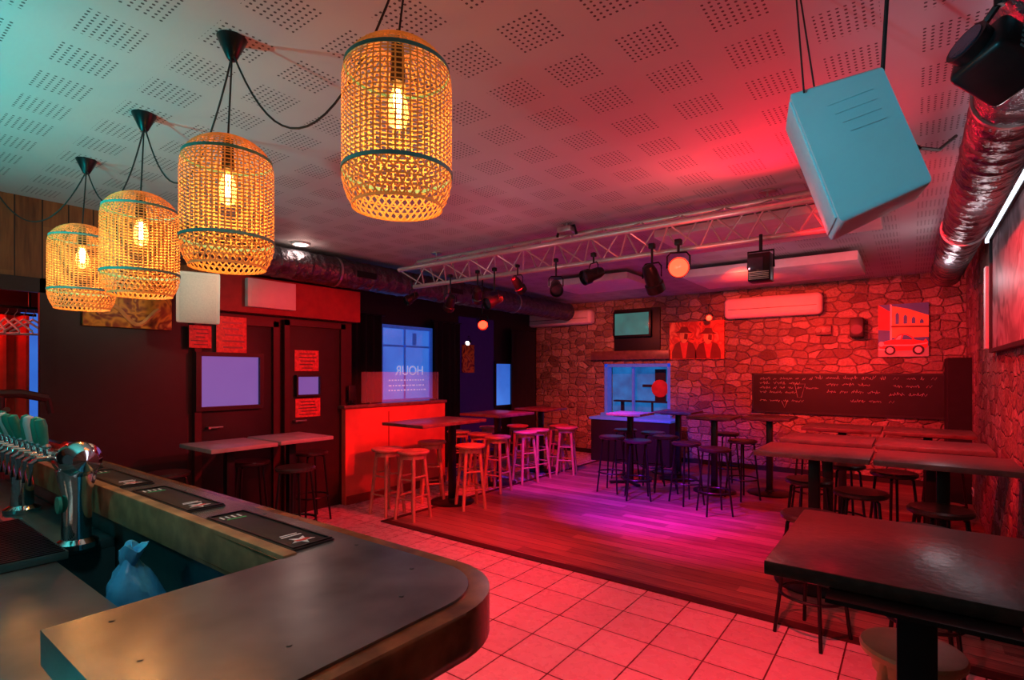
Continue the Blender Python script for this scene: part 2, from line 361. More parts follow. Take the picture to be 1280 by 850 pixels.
def door(n, px0, px1, top, m, frame):
    y0 = WX(px0, 465, XL).y; y1 = WX(px1, 465, XL).y
    d = struct('door_%d' % n, MB().span((XL, y0+.05, 0), (XL+.03, y1-.05, top), .004), m)
    f = MB(); f.span((XL, y0, 0), (XL+.06, y0+.06, top+.06)); f.span((XL, y1-.06, 0), (XL+.06, y1, top+.06)); f.span((XL, y0, top), (XL+.06, y1, top+.06)); struct('frame', f, frame, None, d)
    g = MB(); g.cyl((XL+.03, y0+.12, 1.02), (XL+.09, y0+.12, 1.02), .012); g.tube([(XL+.08, y0+.12, 1.02), (XL+.09, y0+.18, 1.02), (XL+.085, y0+.24, 1.02)], .01); struct('handle', g, 'steel', None, d)
    return d
door(1, 240, 345, 2.02, 'black', 'rustwall'); d2 = door(2, 352, 428, 2.05, 'plasterdark', 'rustwall')
wallwin(4, 248, 446, 322, 507, XL+.035, 'winlilac', 'black', .04)
wallwin(6, 370, 471, 397, 493, XL+.035, 'winlilac', 'black', .02)
struct('baseboard_back', MB().span((XL2, YB-.02, 0), (XR, YB, .08)), 'black')
struct('trim_6', MB().span((XL, 2.35, 2.14), (XL+.14, 4.0, 2.5)), 'redwall')
struct('trim_7', MB().span((XR-.22, 8.2, 0), (XR, YB-.01, 1.72)), 'curtain')
struct('trim_8', MB().span((XR-.06, 6.05, 1.75), (XR, 6.2, 2.45)), 'white')
struct('trim_9', MB().span((-2.3, 6.6, CEIL-.16), (-.45, 7.7, CEIL-.06), .01), 'white')
struct('trim_10', MB().span((-4.1, 6.3, CEIL-.14), (-2.9, 7.2, CEIL-.05), .01), 'white')
struct('trim_11', MB().span((-1.9, 4.7, CEIL-.10), (-.2, 5.6, CEIL-.03), .01), 'white')

# ---------------------------------------------------------------- BAR
def arc(cx, cy, r, a0, a1, n=10): return [(cx+r*math.cos(math.radians(a0+(a1-a0)*i/n)), cy+r*math.sin(math.radians(a0+(a1-a0)*i/n))) for i in range(n+1)]
BX = -4.70
def Lpoly(i, rr, ib=None):
    ib = i if ib is None else ib
    xo, yo = -.70-i, .985-i
    p = [(BX, yo)] + list(arc(xo-rr, yo-rr, rr, 90, 0)) + [(xo, .26+ib), (-1.26+ib, .26+ib), (-1.26+ib, .73+ib), (BX, .73+ib)]
    return list(reversed(p))
bar = thing('bar_counter', (-2.5, .85, 0), 'long L-shaped bar counter with grey zinc top, rounded corner and varnished wood edge', 'bar counter')
def bpart(mb, name, m):
    o = mb.build(name, m, None); o.parent = bar; o.matrix_parent_inverse = Matrix.Translation((2.5, -.85, 0)); return o
bpart(MB().prism(Lpoly(0, .2, .012), .985, 1.078, bev=.022), 'wood_edge', 'oak')
bpart(MB().prism(Lpoly(.045, .16, 0), 1.02, 1.084), 'zinc_top', 'zinc')
bpart(MB().prism(list(reversed([(BX+.05, .86)]+arc(-.86-.12, .86-.12, .12, 90, 0)+[(-.86, .34), (-1.16, .34), (-1.16, .80), (BX+.05, .80)])), 0, .985), 'front_panel', 'rustwall')
bpart(MB().span((BX, .725, .97), (-1.26, .765, 1.09), .006), 'inner_rail', 'baroak')
for (x, y) in [(-.85, .5), (-.85, .75), (-.95, .87), (-1.2, .9), (-1.2, .35), (-1.0, .33), (-1.7, .915), (-2.3, .915), (-2.9, .915)]: bpart(MB().cyl((x, y, 1.083), (x, y, 1.0855), .005, seg=10), 'screw', 'zinc')
hk = MB(); hk.tube([(-.86+.02, .62+.03*math.cos(t), .90+.035*math.sin(t)) for t in [i*.35 for i in range(-4, 9)]], .006); bpart(hk, 'bag_hook', 'brass')
wk = thing('back_worktop', (-2.6, .2, 0), 'lower steel worktop with trough sink behind the bar', 'worktop')
def wpart(mb, name, m):
    o = mb.build(name, m, None); o.parent = wk; o.matrix_parent_inverse = Matrix.Translation((2.6, -.2, 0)); return o
wpart(MB().span((-4.6, -.3, .84), (-1.3, .55, .875), .006), 'top', mat('worn_steel_worktop', (.19, .20, .20), .3, .65, .35, 3, .05))
tg = MB(); tg.span((-4.6, .55, .60), (-1.3, .79, .62)); tg.span((-4.6, .775, .6), (-1.3, .795, .98)); tg.span((-2.62, .55, .6), (-2.6, .77, .84)); tg.span((-1.82, .55, .6), (-1.8, .77, .84)); tg.span((-4.6, .53, .6), (-1.3, .55, .84))
wpart(tg, 'trough', 'tealsteel')
wpart(MB().span((-4.5, -.25, 0), (-1.35, .5, .84)), 'cabinet', 'black')
wpart(MB().span((-4.6, .55, .84), (-2.6, .77, .875), .004), 'tap_shelf', 'tealsteel')
bgm = MB(); bgm.lathe([(.001, 0), (.055, .005), (.074, .03), (.082, .06), (.083, .09), (.082, .12), (.070, .15), (.055, .17), (.034, .19), (.022, .205), (.034, .222), (.038, .236), (.02, .235), (.001, .225)], (0, 0, 0), 36)
for v in bgm.bm.verts:
    a_ = math.atan2(v.co.y, v.co.x); z_ = v.co.z; k_ = 1+.07*math.sin(a_*4+z_*42)+.05*math.sin(a_*9-z_*70)+random.uniform(-.02, .02)
    v.co.x = v.co.x*k_+.08*(z_-.1); v.co.y = v.co.y*k_*.85+.02*math.sin(z_*25); v.co.z += .008*math.sin(a_*3+z_*20)
o = bgm.build('plastic_bag', 'bag'); tag(o, 'crumpled light blue plastic bag standing in the trough behind the bar', 'bag')
o.location = (-2.02, .655, .635); o.scale = (1.15, 1.15, 1.5)
dt = thing('drip_tray', (-2.75, .46, .877), 'steel drip tray with grid under the beer taps', 'tray')
MB().span((-.38, -.10, 0), (.32, .12, .03), .004).build('tray', 'tealsteel', dt)
g = MB()
for k in range(28): x = -.365+k*.025; g.span((x, -.09, .03), (x+.008, .11, .034))
g.build('grid', 'blackmetal', dt)
bt = thing('beer_tower', (-2.58, .64, .877), 'chrome beer tower with row of taps and green-white handles', 'beer tap')
c = MB(); c.lathe([(.07, 0), (.07, .02), (.048, .035), (.045, .2), (.06, .26), (.066, .3)], (0, 0, 0), 24); c.build('column', 'chrome', bt)
c = MB(); c.lathe([(.07, 0), (.07, .02), (.045, .035), (.04, .3)], (-.85, 0, 0), 24); c.build('column', 'chrome', bt)
c = MB(); c.lathe([(.001, -.12), (.04, -.11), (.066, -.06), (.066, .06), (.045, .09), (.045, 1.16), (.001, 1.18)], (0, 0, .34), 20, Matrix.Rotation(math.radians(-90), 3, 'Y')); c.build('manifold', 'chrome', bt)
c = MB(); c.cyl((0, -.06, .17), (0, -.05, .17), .032, .032, 20); c.build('badge', 'green', bt)
for k in range(10):
    x = -.10-.095*k
    s = MB(); s.cyl((x, -.03, .34), (x, -.10, .34), .012); s.tube([(x, -.09, .34), (x, -.115, .325), (x, -.115, .24)], .010); s.cyl((x, -.07, .35), (x, -.075, .385), .008); s.lathe([(.012, 0), (.018, .01), (.012, .02)], (x, -.07, .375), 12); tp = s.build('tap', 'chrome', bt)
    R = Matrix.Rotation(random.uniform(-.1, .1), 3, 'Y')@Matrix.Rotation(random.uniform(0, .3), 3, 'X')
    MB().lathe([(.008, 0), (.015, .015), (.020, .08), (.016, .105), (.001, .112)], (x, -.075, .385), 14, R).build('handle', 'white' if k % 4 == 2 else 'green', tp)
o = MB().box((0, 0, .008), (.2, .12, .016), None, .007).build('folded_cloth', 'white'); o.location = (-2.35, .28, .877); o.rotation_euler.z = .3; tag(o, 'folded white cloth lying in front of the beer taps', 'cloth')
o = MB().lathe([(.035, 0), (.045, .09), (.041, .09), (.032, .006), (.001, .006)], (0, 0, 0), 20).build('cup', 'cream'); o.location = (-2.58, .29, .877); tag(o, 'cream ceramic cup at the left edge by the beer taps', 'cup')
bm_ = thing('bar_mat', (-1.53, .825, 1.084), '', 'bar mat', 'black rubber mats along the bar top')
MB().box((0, 0, .003), (.5, .125, .006), None, .0025).build('mat', 'rubber', bm_)
r_ = MB(); r_.span((-.245, -.058, .006), (.245, -.052, .010)); r_.span((-.245, .052, .006), (.245, .058, .010)); r_.span((-.245, -.052, .006), (-.239, .052, .010)); r_.span((.239, -.052, .006), (.245, .052, .010)); r_.build('rim', 'blackmetal', bm_)
star = [(.19+(.036 if k % 2 == 0 else .015)*math.cos(k*math.pi/5), (.036 if k % 2 == 0 else .015)*math.sin(k*math.pi/5)) for k in range(10)]
MB().prism(star, .006, .0072).build('emblem', 'matwhite', bm_)
MB().prism([(.186, -.022), (.198, -.018), (.204, .002), (.196, .022), (.184, .012), (.19, 0)], .0072, .008).build('emblem_centre', 'matred', bm_)
lg = MB()
for (x, y, w_, h_) in [(-.215, -.035, .03, .005), (-.215, -.018, .03, .005), (-.215, .0, .03, .005), (-.215, .018, .03, .005), (.135, -.030, .006, .06), (.12, -.025, .005, .05)]: lg.span((x, y, .006), (x+w_, y+h_, .0072))
lg.build('print', 'matwhite', bm_)
MB().span((-.175, -.030, .006), (-.166, .028, .0072)).build('side_print', 'matgreen', bm_)
bm_['label'] = 'nearest black bar mat, beside the rounded zinc corner'
for x, l in ((-2.16, 'second black bar mat from the rounded corner'), (-2.78, 'third black bar mat from the corner, near the beer taps'), (-3.40, 'farthest black bar mat, behind the beer tower')):
    dup(bm_, (x, .825, 1.084), 0, l)

# ---------------------------------------------------------------- PENDANT LAMPS
SH = .47; RL = .156
def rp(z):
    if z < .10: return RL*(1-.20*((.10-z)/.10)**2.0)
    if z > .35: return RL*math.sqrt(max(.02, 1-((z-.35)/.132)**2.3))
    return RL
def shade_mesh():
    mb = MB()
    def pt(a, z, off=0):
        r = rp(z)+off; return Vector((r*math.cos(a), r*math.sin(a), z)), Vector((math.cos(a), math.sin(a), .001))
    n = 50
    for i in range(n):
        a = 2*math.pi*i/n; zz = [.09+.0165*k for k in range(16)]+[.355, .37, .385, .40, .413, .425, .437, .448, .458, .466, .472, .476]
        ps = [pt(a, z, .0006*(1 if (i+k) % 2 else -1)) for k, z in enumerate(zz)]
        mb.strip([p[0] for p in ps], [p[1] for p in ps], .0047)
    zs = [.107+.0136*k for k in range(20)]+[.376+.0095*k for k in range(11)]
    for k_, z in enumerate(zs):
        ps = [pt(2*math.pi*k/100, z, .0006*(1 if (k+k_) % 2 else -1)) for k in range(101)]
        mb.strip([p[0] for p in ps], [p[1] for p in ps], .0043)
    for sgn in (1, -1):
        for i in range(40):
            ps = []
            for k in range(9):
                z = .104*k/8; ps.append(pt(2*math.pi*i/40+sgn*.062*k, z, .0008*sgn))
            mb.strip([p[0] for p in ps], [p[1] for p in ps], .0052)
    for z, w in ((.004, .010), (.028, .0045), (.052, .0045), (.078, .0045)):
        ps = [pt(2*math.pi*k/60, z, .002) for k in range(61)]; mb.strip([p[0] for p in ps], [p[1] for p in ps], w)
    return mb
lamps = [(497, 160, 1.55), (285, 256, 1.97), (176, 307, 2.50), (103, 335, 3.05)]
cans = [None, (290, 62), (180, 157), (108, 214)]
labs = ['largest woven cane pendant lamp, closest above the bar counter', 'second woven cane pendant lamp, left of the biggest one', 'third woven cane pendant lamp, overlapping the farthest small one', 'smallest woven cane pendant lamp, farthest, beside the wood planks']
pos = []; cpos = []
for (px, py, D), cn in zip(lamps, cans):
    p = P(px, py, D=D); pos.append(p)
    cpos.append(Vector((p.x+.02, p.y+.03, CEIL)) if cn is None else P(cn[0], cn[1]-14, z=CEIL))
cpos.append(Vector((-4.9, .75, CEIL)))
sh_proto = shade_mesh()
sm = None
for i, p in enumerate(pos):
    base = Vector((p.x, p.y, p.z-SH/2)); L = thing('pendant_lamp', base, labs[i], 'pendant lamp', 'cane pendant lamps above the bar')
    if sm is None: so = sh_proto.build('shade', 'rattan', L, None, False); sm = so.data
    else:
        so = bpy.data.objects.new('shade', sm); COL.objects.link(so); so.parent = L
    for z in (.102, .40): r = rp(z); MB().ring(r-.001, r+.003, z-.0055, z+.0055).build('band', 'teal', L)
    MB().lathe([(.008, .485), (.018, .478), (.02, .42), (.022, .375), (.02, .365)], seg=16).build('socket', 'blackmetal', L)
    bu = MB().lathe([(.012, .365), (.014, .35), (.028, .31), (.032, .28), (.026, .245), (.001, .23)], seg=20).build('bulb', 'bulbglass', L)
    fm = MB()
    for k in range(6):
        a = k*math.pi/3; fm.tube([(.005*math.cos(a), .005*math.sin(a), .345), (.011*math.cos(a), .011*math.sin(a), .325), (.008*math.cos(a+.5), .008*math.sin(a+.5), .265)], .0018, 5)
    fm.build('filament', 'filament', bu)
    cp = cpos[i]-base; top = Vector((0, 0, .478))
    MB().tube([top.lerp(cp-Vector((0, 0, .07)), k/8) for k in range(9)], .0035).build('cord', 'cord', L)
    MB().lathe([(.012, -.09), (.02, -.08), (.055, -.004), (.055, 0)], cp, 24).build('canopy', 'blackmetal', L)
    nx = cpos[i+1]-base; a_, b_ = cp-Vector((0, 0, .07)), nx-Vector((0, 0, .05)); dip = (.42, .40, .30, .3)[i]
    MB().tube([a_.lerp(b_, k/20)-Vector((0, 0, dip*4*(k/20)*(1-k/20))) for k in range(21)], .004).build('swag_cord', 'cord', L)
    ld = bpy.data.lights.new('lamp_glow', 'POINT'); ld.energy = 4.2; ld.color = (1, .40, .10); ld.shadow_soft_size = .02
    lo = bpy.data.objects.new('lamp_glow', ld); COL.objects.link(lo); lo.location = base+Vector((0, 0, .20))

# ---------------------------------------------------------------- DUCTS
def duct(axis_pts, r, label, grilles=(), nc=4):
    a, b = Vector(axis_pts[0]), Vector(axis_pts[1]); n = int((b-a).length/.16)
    pr = []
    for k in range(n+1):
        z = (b-a).length*k/n; r1 = r+random.uniform(-.003, .003); pr += [(r1-.003, z-.07), (r1, z-.010), (r1+.0035, z), (r1, z+.010)]
    pr = pr[1:]
    R = (b-a).to_track_quat('Z', 'Y').to_matrix()
    t = thing('air_duct', a, label, 'duct')
    mb = MB().lathe(pr, (0, 0, 0), 32, R)
    for v in mb.bm.verts: v.co += Vector((random.uniform(-1, 1), 0, random.uniform(-1, 1)))*.0022
    mb.build('pipe', 'duct', t)
    for k in range(1, nc):
        MB().lathe([(r+.006, -.012), (r+.010, -.012), (r+.010, .012), (r+.006, .012)], (b-a)*k/nc, 32, R).build('clamp', 'steel', t)
    for g in grilles:
        MB().box(Vector(g)-a, (.02, .26, .07)).build('grille', 'blackmetal', t)
duct(((.34, .4, 2.63), (.30, 7.6, 2.63)), .135, 'silver foil ventilation duct along the right wall near the ceiling', nc=3)
duct(((-5.17, 1.9, 2.67), (-5.17, 8.6, 2.67)), .16, 'silver foil duct running above the red doors on the left wall', ((-5.005, 3.9, 2.66), (-5.005, 5.4, 2.66)))
o = MB().span((XR-.06, 1.0, 2.655), (XR-.03, 6.1, 2.685)).build('led_strip', 'led'); tag(o, 'white LED strip along the top of the large grey mural', 'light strip')
mu = thing('wall_mural', (XR-.03, 3.5, 1.74), 'large pinkish grey mural panel on the right wall below the duct', 'mural')
MB().span((-.0, -2.5, 0), (.025, 2.4, .9)).build('canvas', 'art3', mu)
f = MB(); f.span((-.02, -2.5, -.03), (.025, 2.4, 0)); f.span((-.02, -2.5, .9), (.025, 2.4, .912)); f.span((-.02, 2.4, -.03), (.025, 2.43, .912)); f.build('frame', 'black', mu)

# ---------------------------------------------------------------- TRUSS
tx0, tx1 = -4.55, -.47
ch = [(4.26, 2.81), (3.98, 2.68), (4.20, 2.52)]
tr = thing('lighting_truss', (tx0, 4.12, 2.54), 'long aluminium triangular lighting truss hung across the ceiling', 'truss')
for (y, z) in ch: MB().cyl((0, y-4.12, z-2.54), (tx1-tx0, y-4.12, z-2.54), .023, seg=14).build('chord', 'alu', tr)
w = MB(); n = 24
for k in range(n):
    x = (tx1-tx0)*k/n; x2 = (tx1-tx0)*(k+1)/n
    for (i, j) in ((0, 1), (1, 2), (2, 0)):
        a, b = ch[i], ch[j]
        if k % 2: a, b = b, a
        w.cyl((x, a[0]-4.12, a[1]-2.54), (x2, b[0]-4.12, b[1]-2.54), .0075, seg=8)
w.build('lattice', 'alu', tr)
for x in (.3, 2.0, 3.7): MB().cyl((x, .14, .25), (x, .14, CEIL-2.54), .008).cyl((x, .14, CEIL-2.555), (x, .14, CEIL-2.54), .06).build('hanger', 'steel', tr)

# ---------------------------------------------------------------- SPOTLIGHTS
def par(loc, aim, label, lens='lensoff', s=1.0, up=.2, name='stage_spotlight', group='stage spotlights on the truss'):
    loc = Vector(loc); t = thing(name, loc, label, 'spotlight', group)
    d = Vector(aim)-loc; R = d.to_track_quat('Z', 'Y').to_matrix()
    MB().lathe([(.02*s, -.12*s), (.045*s, -.11*s), (.06*s, -.06*s), (.065*s, .05*s), (.08*s, .06*s), (.08*s, .13*s), (.074*s, .13*s), (.07*s, .07*s)], (0, 0, 0), 24, R).build('can', 'blackmetal', t)
    MB().lathe([(.070*s, .075*s), (.068*s, .096*s), (.03*s, .105*s), (.001, .108*s)], (0, 0, 0), 24, R).build('lens', lens, t)
    dx = R@Vector((1, 0, 0)); dx.z = 0; dx.normalize(); y = MB()
    pts = [dx*(-.085*s), dx*(-.085*s)+Vector((0, 0, .09*s)), dx*(-.06*s)+Vector((0, 0, .12*s)), dx*(.06*s)+Vector((0, 0, .12*s)), dx*(.085*s)+Vector((0, 0, .09*s)), dx*(.085*s)]
    y.tube(pts, .007*s, 6); y.build('yoke', 'blackmetal', t)
    MB().cyl((0, 0, .12*s), (0, 0, max(up, .13*s)), .010*s).box((0, 0, max(up, .13*s)), (.05*s, .05*s, .045*s), None, .006).build('clamp', 'blackmetal', t)
    return t
tl = [(515, 372, (-5, 2, 1), 'lensoff', 'small black spotlight at the far left end of the truss', .7),
 (563, 378, (-5.4, 5, 1), 'lensoff', 'second black spotlight from the left truss end', .75),
 (597, 368, (-5, 6, 1), 'lensoff', 'third black spotlight from the left truss end', .75),
 (618, 376, (-4, 1, 1), 'lensoff', 'fourth black spotlight from the left, hanging lowest', .8),
 (647, 355, (-3, 7, 0), 'lensoff', 'black spotlight left of the truss hoist, aimed backwards', .7),
 (695, 358, (-1, 2.0, .5), 'lensoff', 'black spotlight under the middle of the truss', .75),
 (742, 343, (-4, 1.0, 1), 'lensoff', 'black spotlight aimed left, right of truss middle', .82),
 (815, 347, (-1.5, 6, 0), 'lensoff', 'large black spotlight just left of the lit red one', .95),
 (848, 335, (-.35, 1.2, 1.9), 'lensred', 'spotlight with glowing red lens on the truss', 1.0)]
for px, py, aim, ln, lb, s in tl:
    p = WY(px, py, 4.1); par(p, aim, lb, ln, s, max(.14, 2.56-p.z))
p = WY(951, 335, 4.12)
fd = thing('floodlight', p, 'boxy black floodlight with open yoke near the right truss end', 'floodlight')
MB().box((0, 0, 0), (.15, .13, .2), None, .01).build('housing', 'blackmetal', fd)
MB().box((-.02, -.068, -.0), (.10, .01, .13), None, .003).build('lens', 'lensoff', fd)
g = MB()
for k in range(5): g.box((0, -.069, -.085+.012*k), (.13, .01, .004))
g.build('vents', 'steel', fd)
MB().tube([(-.085, 0, 0), (-.085, 0, .12), (.085, 0, .12), (.085, 0, 0)], .008).cyl((0, 0, .12), (0, 0, .24), .012).build('yoke', 'blackmetal', fd)
# boxy moving head beside the duct
p = P(1250, 78, D=1.5)
mh = thing('stage_spotlight', p, 'boxy black spotlight in the top right corner beside the duct', 'spotlight', 'spotlights on walls')
Rm = Matrix.Rotation(math.radians(40), 3, 'Z')@Matrix.Rotation(math.radians(28), 3, 'Y')@Matrix.Rotation(math.radians(-18), 3, 'X')
MB().box((0, 0, 0), (.17, .15, .13), Rm, .02, 3).build('housing', 'blackmetal', mh)
MB().cyl(Rm@Vector((-.08, 0, 0)), Rm@Vector((-.115, 0, 0)), .052, .056, 24).build('lens_barrel', 'blackmetal', mh)
MB().cyl(Rm@Vector((-.115, 0, 0)), Rm@Vector((-.118, 0, 0)), .045, .045, 24).build('lens', 'lensoff', mh)
q = MB()
for k in range(5): q.box(Rm@Vector((.02, -.076, -.04+.02*k)), (.09, .004, .006), Rm)
q.build('vents', 'steel', mh)
ya = Rm@Vector((0, .09, 0)); yb = Rm@Vector((0, -.09, 0))
MB().tube([ya, ya+Vector((0, 0, .12)), Vector((0, 0, .17)), yb+Vector((0, 0, .12)), yb], .010).cyl((0, 0, .16), (0, 0, CEIL-p.z), .014).build('yoke', 'blackmetal', mh)
p = WY(603, 403, 5.6); par(p, (-2.2, 3.0, .5), 'glowing red spotlight beyond the left part of the truss', 'lensred', .9, CEIL-p.z-.02, 'stage_spotlight', 'spotlights on ceiling')
p = WY(886, 397, 8.75); par(p, (-.6, 3.1, 1.3), 'small glowing red spotlight above the red portrait canvas', 'lensred', .6, .2, 'wall_spotlight', 'spotlights on walls')
p = WX(586, 428, XL2+.25); par(p, (-5.0, 4, 1.2), 'small lit white spotlight over the dark violet panel', 'lenswhite', .5, .1, 'wall_spotlight', 'spotlights on walls')
p = WY(1193, 322, 6.7); par((p.x, 6.7, p.z), (0, 2.5, 1.0), 'small bright white lamp at the far end of the right duct', 'lenswhite', .55, .1, 'wall_spotlight', 'spotlights on walls')
p = P(376, 306, z=CEIL-.02)
cl = thing('ceiling_downlight', (p.x, p.y, CEIL), 'round lit downlight in the ceiling above the red doors', 'ceiling light')
MB().lathe([(.07, -.02), (.085, -.02), (.09, 0)]).build('ring', 'white', cl); MB().lathe([(.001, -.025), (.065, -.022), (.07, -.018)]).build('diffuser', 'lenswhite', cl)
p = WY(707, 296, 4.1)
hs = thing('truss_hoist', (p.x, 4.12, 2.80), 'steel hoist bracket gripping the truss under the ceiling', 'hoist')
MB().box((0, 0, .02), (.14, .12, .05), None, .01).cyl((0, 0, .04), (0, 0, .08), .012).build('bracket', 'steel', hs)
MB().tube([(-.1, 0, -.03), (-.08, 0, .05), (.08, 0, .05), (.1, 0, -.03)], .012).build('hook', 'blackmetal', hs)

# ---------------------------------------------------------------- SPEAKERS
def speaker(loc, R, s, label, m='speaker', gm='grille', ribs=6, tp=.34):
    t = thing('wall_speaker', loc, label, 'speaker'); t.rotation_euler = R.to_euler()
    w, h, d = s
    b = MB(); b.prism([(-w/2, -d/2), (w/2, -d/2), (w*tp, d/2), (-w*tp, d/2)], -h/2, h/2, None, .018)
    for v in b.bm.verts:   # the back is a little shorter than the front
        k = (v.co.y+d/2)/d; v.co.z *= 1-.12*k
    b.build('cabinet', m, t)
    MB().box((0, -d/2-.003, 0), (w*.84, .006, h*.90), None, .002).build('grille', gm, t)
    an = math.atan2(w*(.5-tp), d)
    for k in range(ribs):
        z = h*.30-k*h*.075; L = d*(.5-.04*k)
        MB().box((w*(.5+tp)/2, d*.32-L/2, z), (.002, L, .002), Matrix.Rotation(an, 3, 'Z')).build('rib', m, t)
    return t
Rc = Matrix.Rotation(math.radians(36.87), 3, 'Z')
Rs = Rc @ Matrix.Rotation(math.radians(-15), 3, 'Y') @ Matrix.Rotation(math.radians(-10), 3, 'X') @ Matrix.Rotation(math.radians(-112), 3, 'Z')
sp = P(1068, 190, D=1.75)
speaker(sp, Rs, (.22, .47, .265), 'large pale loudspeaker with teal light painted into its colour, tilted and hung from the ceiling by cables', ribs=4, tp=.33)
hc = thing('speaker_hanger', (sp.x, sp.y, CEIL), 'thin steel cables holding the tilted loudspeaker', 'cable')
def hang(px, py, D, name='cable', r=.003, tx=0, ty=0):
    q = P(px, py, D=D)-Vector((sp.x, sp.y, CEIL)); e = Vector((q.x+tx, q.y+ty, 0))
    MB().tube([q.lerp(e, k/8) for k in range(9)], r).build(name, 'cord', hc)
hang(1005, 116, 1.72, tx=-.03); hang(1018, 110, 1.78, tx=-.05); hang(1102, 110, 1.76, tx=.02, r=.007)
a = P(1112, 130, D=1.85)-Vector((sp.x, sp.y, CEIL)); b = P(1150, 185, D=1.85)-Vector((sp.x, sp.y, CEIL)); c_ = P(1195, 170, D=2.0)-Vector((sp.x, sp.y, CEIL))
MB().tube([a, a.lerp(b, .5)+Vector((0, 0, -.05)), b, b.lerp(c_, .5)+Vector((0, 0, -.03)), c_], .006).build('power_cable', 'cord', hc)
sp2 = P(252, 372, D=4.55)
Rs2 = Rc @ Matrix.Rotation(math.radians(5), 3, 'Y') @ Matrix.Rotation(math.radians(8), 3, 'X') @ Matrix.Rotation(math.radians(20), 3, 'Z')
s2 = speaker(sp2, Rs2, (.32, .43, .26), 'cream loudspeaker mounted on the left wall above the posters', 'cream', 'creamgrille', 0)
MB().cyl((0, .1, 0), (0, .42, .05), .02).build('bracket', 'blackmetal', s2)

# ---------------------------------------------------------------- WALL THINGS LEFT
def onleft(name, px0, py0, px1, py1, m, label, cat, x0=XL, th=.02, group=None):
    a = WX(px0, (py0), x0); b = WX(px1, py1, x0); zt = (WX(px0, py0, x0).z+WX(px1, py0, x0).z)/2; zb = (WX(px0, py1, x0).z+WX(px1, py1, x0).z)/2
    c = ((x0, (a.y+b.y)/2, zb)); w, h = b.y-a.y, zt-zb
    o = MB().box((th/2, 0, h/2), (th, w, h), None, .002).build(name, m); o.location = c
    tag(o, label, cat, group); return o, w, h
def onback(name, px0, py0, px1, py1, label, cat, y0=YB, th=.03):
    a = WY(px0, py0, y0); b = WY(px1, py1, y0); zt = (WY(px0, py0, y0).z+WY(px1, py0, y0).z)/2; zb = (WY(px0, py1, y0).z+WY(px1, py1, y0).z)/2
    t = thing(name, ((a.x+b.x)/2, y0-.004, zb), label, cat); return t, b.x-a.x, zt-zb
o, w, h = onleft('abstract_painting', 102, 366, 213, 410, 'art1', 'wide orange and brown abstract painting on the black wall', 'painting', XL, .03)
pm = MB(); pm.tube([(.034, -w*.35+.03*k, h*.35+h*.25*math.sin(k*.5)) for k in range(16)], .018, 6); pm.build('painted_shape', 'paintyel', o)
for a in [(236, 407, 264, 435, 'poster', 'small red poster under the cream loudspeaker'), (270, 396, 308, 441, 'poster', 'taller red poster right of the small one, above the lilac pane'),
          (368, 438, 398, 464, 'poster', 'red notice at the top of the dark door'), (369, 498, 400, 521, 'poster', 'red notice lowest on the dark door')]:
    x0 = XL+(.032 if a[0] > 350 else .062)
    o, w, h = onleft('paper_notice', a[0], a[1], a[2], a[3], a[4], a[5], 'poster', x0, .006)
    q = MB()
    for k in range(5): q.box((.007, random.uniform(-.02, .02), h*(.15+.17*k)), (.002, w*random.uniform(.4, .75), h*.05))
    q.build('print', 'redtop', o)
o, w, h = onleft('wall_vent_box', 306, 352, 366, 386, 'acwhite', 'pale rectangular box on the red beam above the doors', 'vent box', XL+.14, .06)
q = MB(); q.box((.061, 0, h*.5), (.003, w*.86, h*.8), None, .001); q.build('cover', 'acwhite', o)
o, w, h = onleft('small_painting', 577, 431, 592, 466, 'art1', 'small orange painting on the dark violet panel', 'painting', XL2+.02, .02)
# cloakroom
rl = thing('clothes_rail', (XL-.25, .4, 2.06), 'black clothes rail in the cloakroom opening', 'rail')
MB().cyl((0, -.85, 0), (0, 1.28, 0), .012).build('bar', 'blackmetal', rl); MB().cyl((0, -.4, 0), (0, -.4, .34), .01).build('bracket', 'blackmetal', rl); MB().cyl((0, .7, 0), (0, .7, .34), .01).build('bracket', 'blackmetal', rl)
hl = ['leftmost', 'second', 'third', 'fourth', 'rightmost']
hg = None
for k in range(5):
    y = .90+.055*k
    lb = '%s white coat hanger on the cloakroom rail' % hl[k]
    if hg is None:
        hg = thing('coat_hanger', (XL-.25, y, 2.03), lb, 'hanger', 'hangers on the cloakroom rail')
        MB().tube([(0, 0, .02), (0, .02, .035), (0, .02, .0), (0, 0, -.03), (0, 0, -.06)], .003).build('hook', 'steel', hg)
        MB().tube([(0, 0, -.06), (.14, .03, -.16), (.15, .03, -.18), (-.15, -.03, -.18), (-.14, -.03, -.16), (0, 0, -.06)], .008).build('shoulders', 'white', hg)
    else: dup(hg, (XL-.25, y, 2.03), .2*k, lb)
def curtain(y0, y1, x, z0, z1, m, label, group=None, amp=.03, n=None):
    n = n or int((y1-y0)/.02); mb = MB(); prev = None
    w = thing('curtain', (x, (y0+y1)/2, z0), label, 'curtain', group)
    for i in range(n+1):
        y = y0+(y1-y0)*i/n; xx = amp*math.sin(i*.9)+.3*amp*math.sin(i*.37+1)
        c = [mb.bm.verts.new((xx*(1 if k else 1.3), y-(y0+y1)/2, (z1-z0)*k/6)) for k in range(7)]
        if prev:
            for k in range(6): mb.bm.faces.new((prev[k], c[k], c[k+1], prev[k+1]))
        prev = c
    mb.build('cloth', m, w)
    MB().cyl((0, -(y1-y0)/2-.05, z1-z0+.01), (0, (y1-y0)/2+.05, z1-z0+.01), .012).build('rod', 'blackmetal', w)
curtain(-.3, 1.15, XL-.55, .2, 2.02, 'redcloth', 'red curtain hanging in the cloakroom opening')
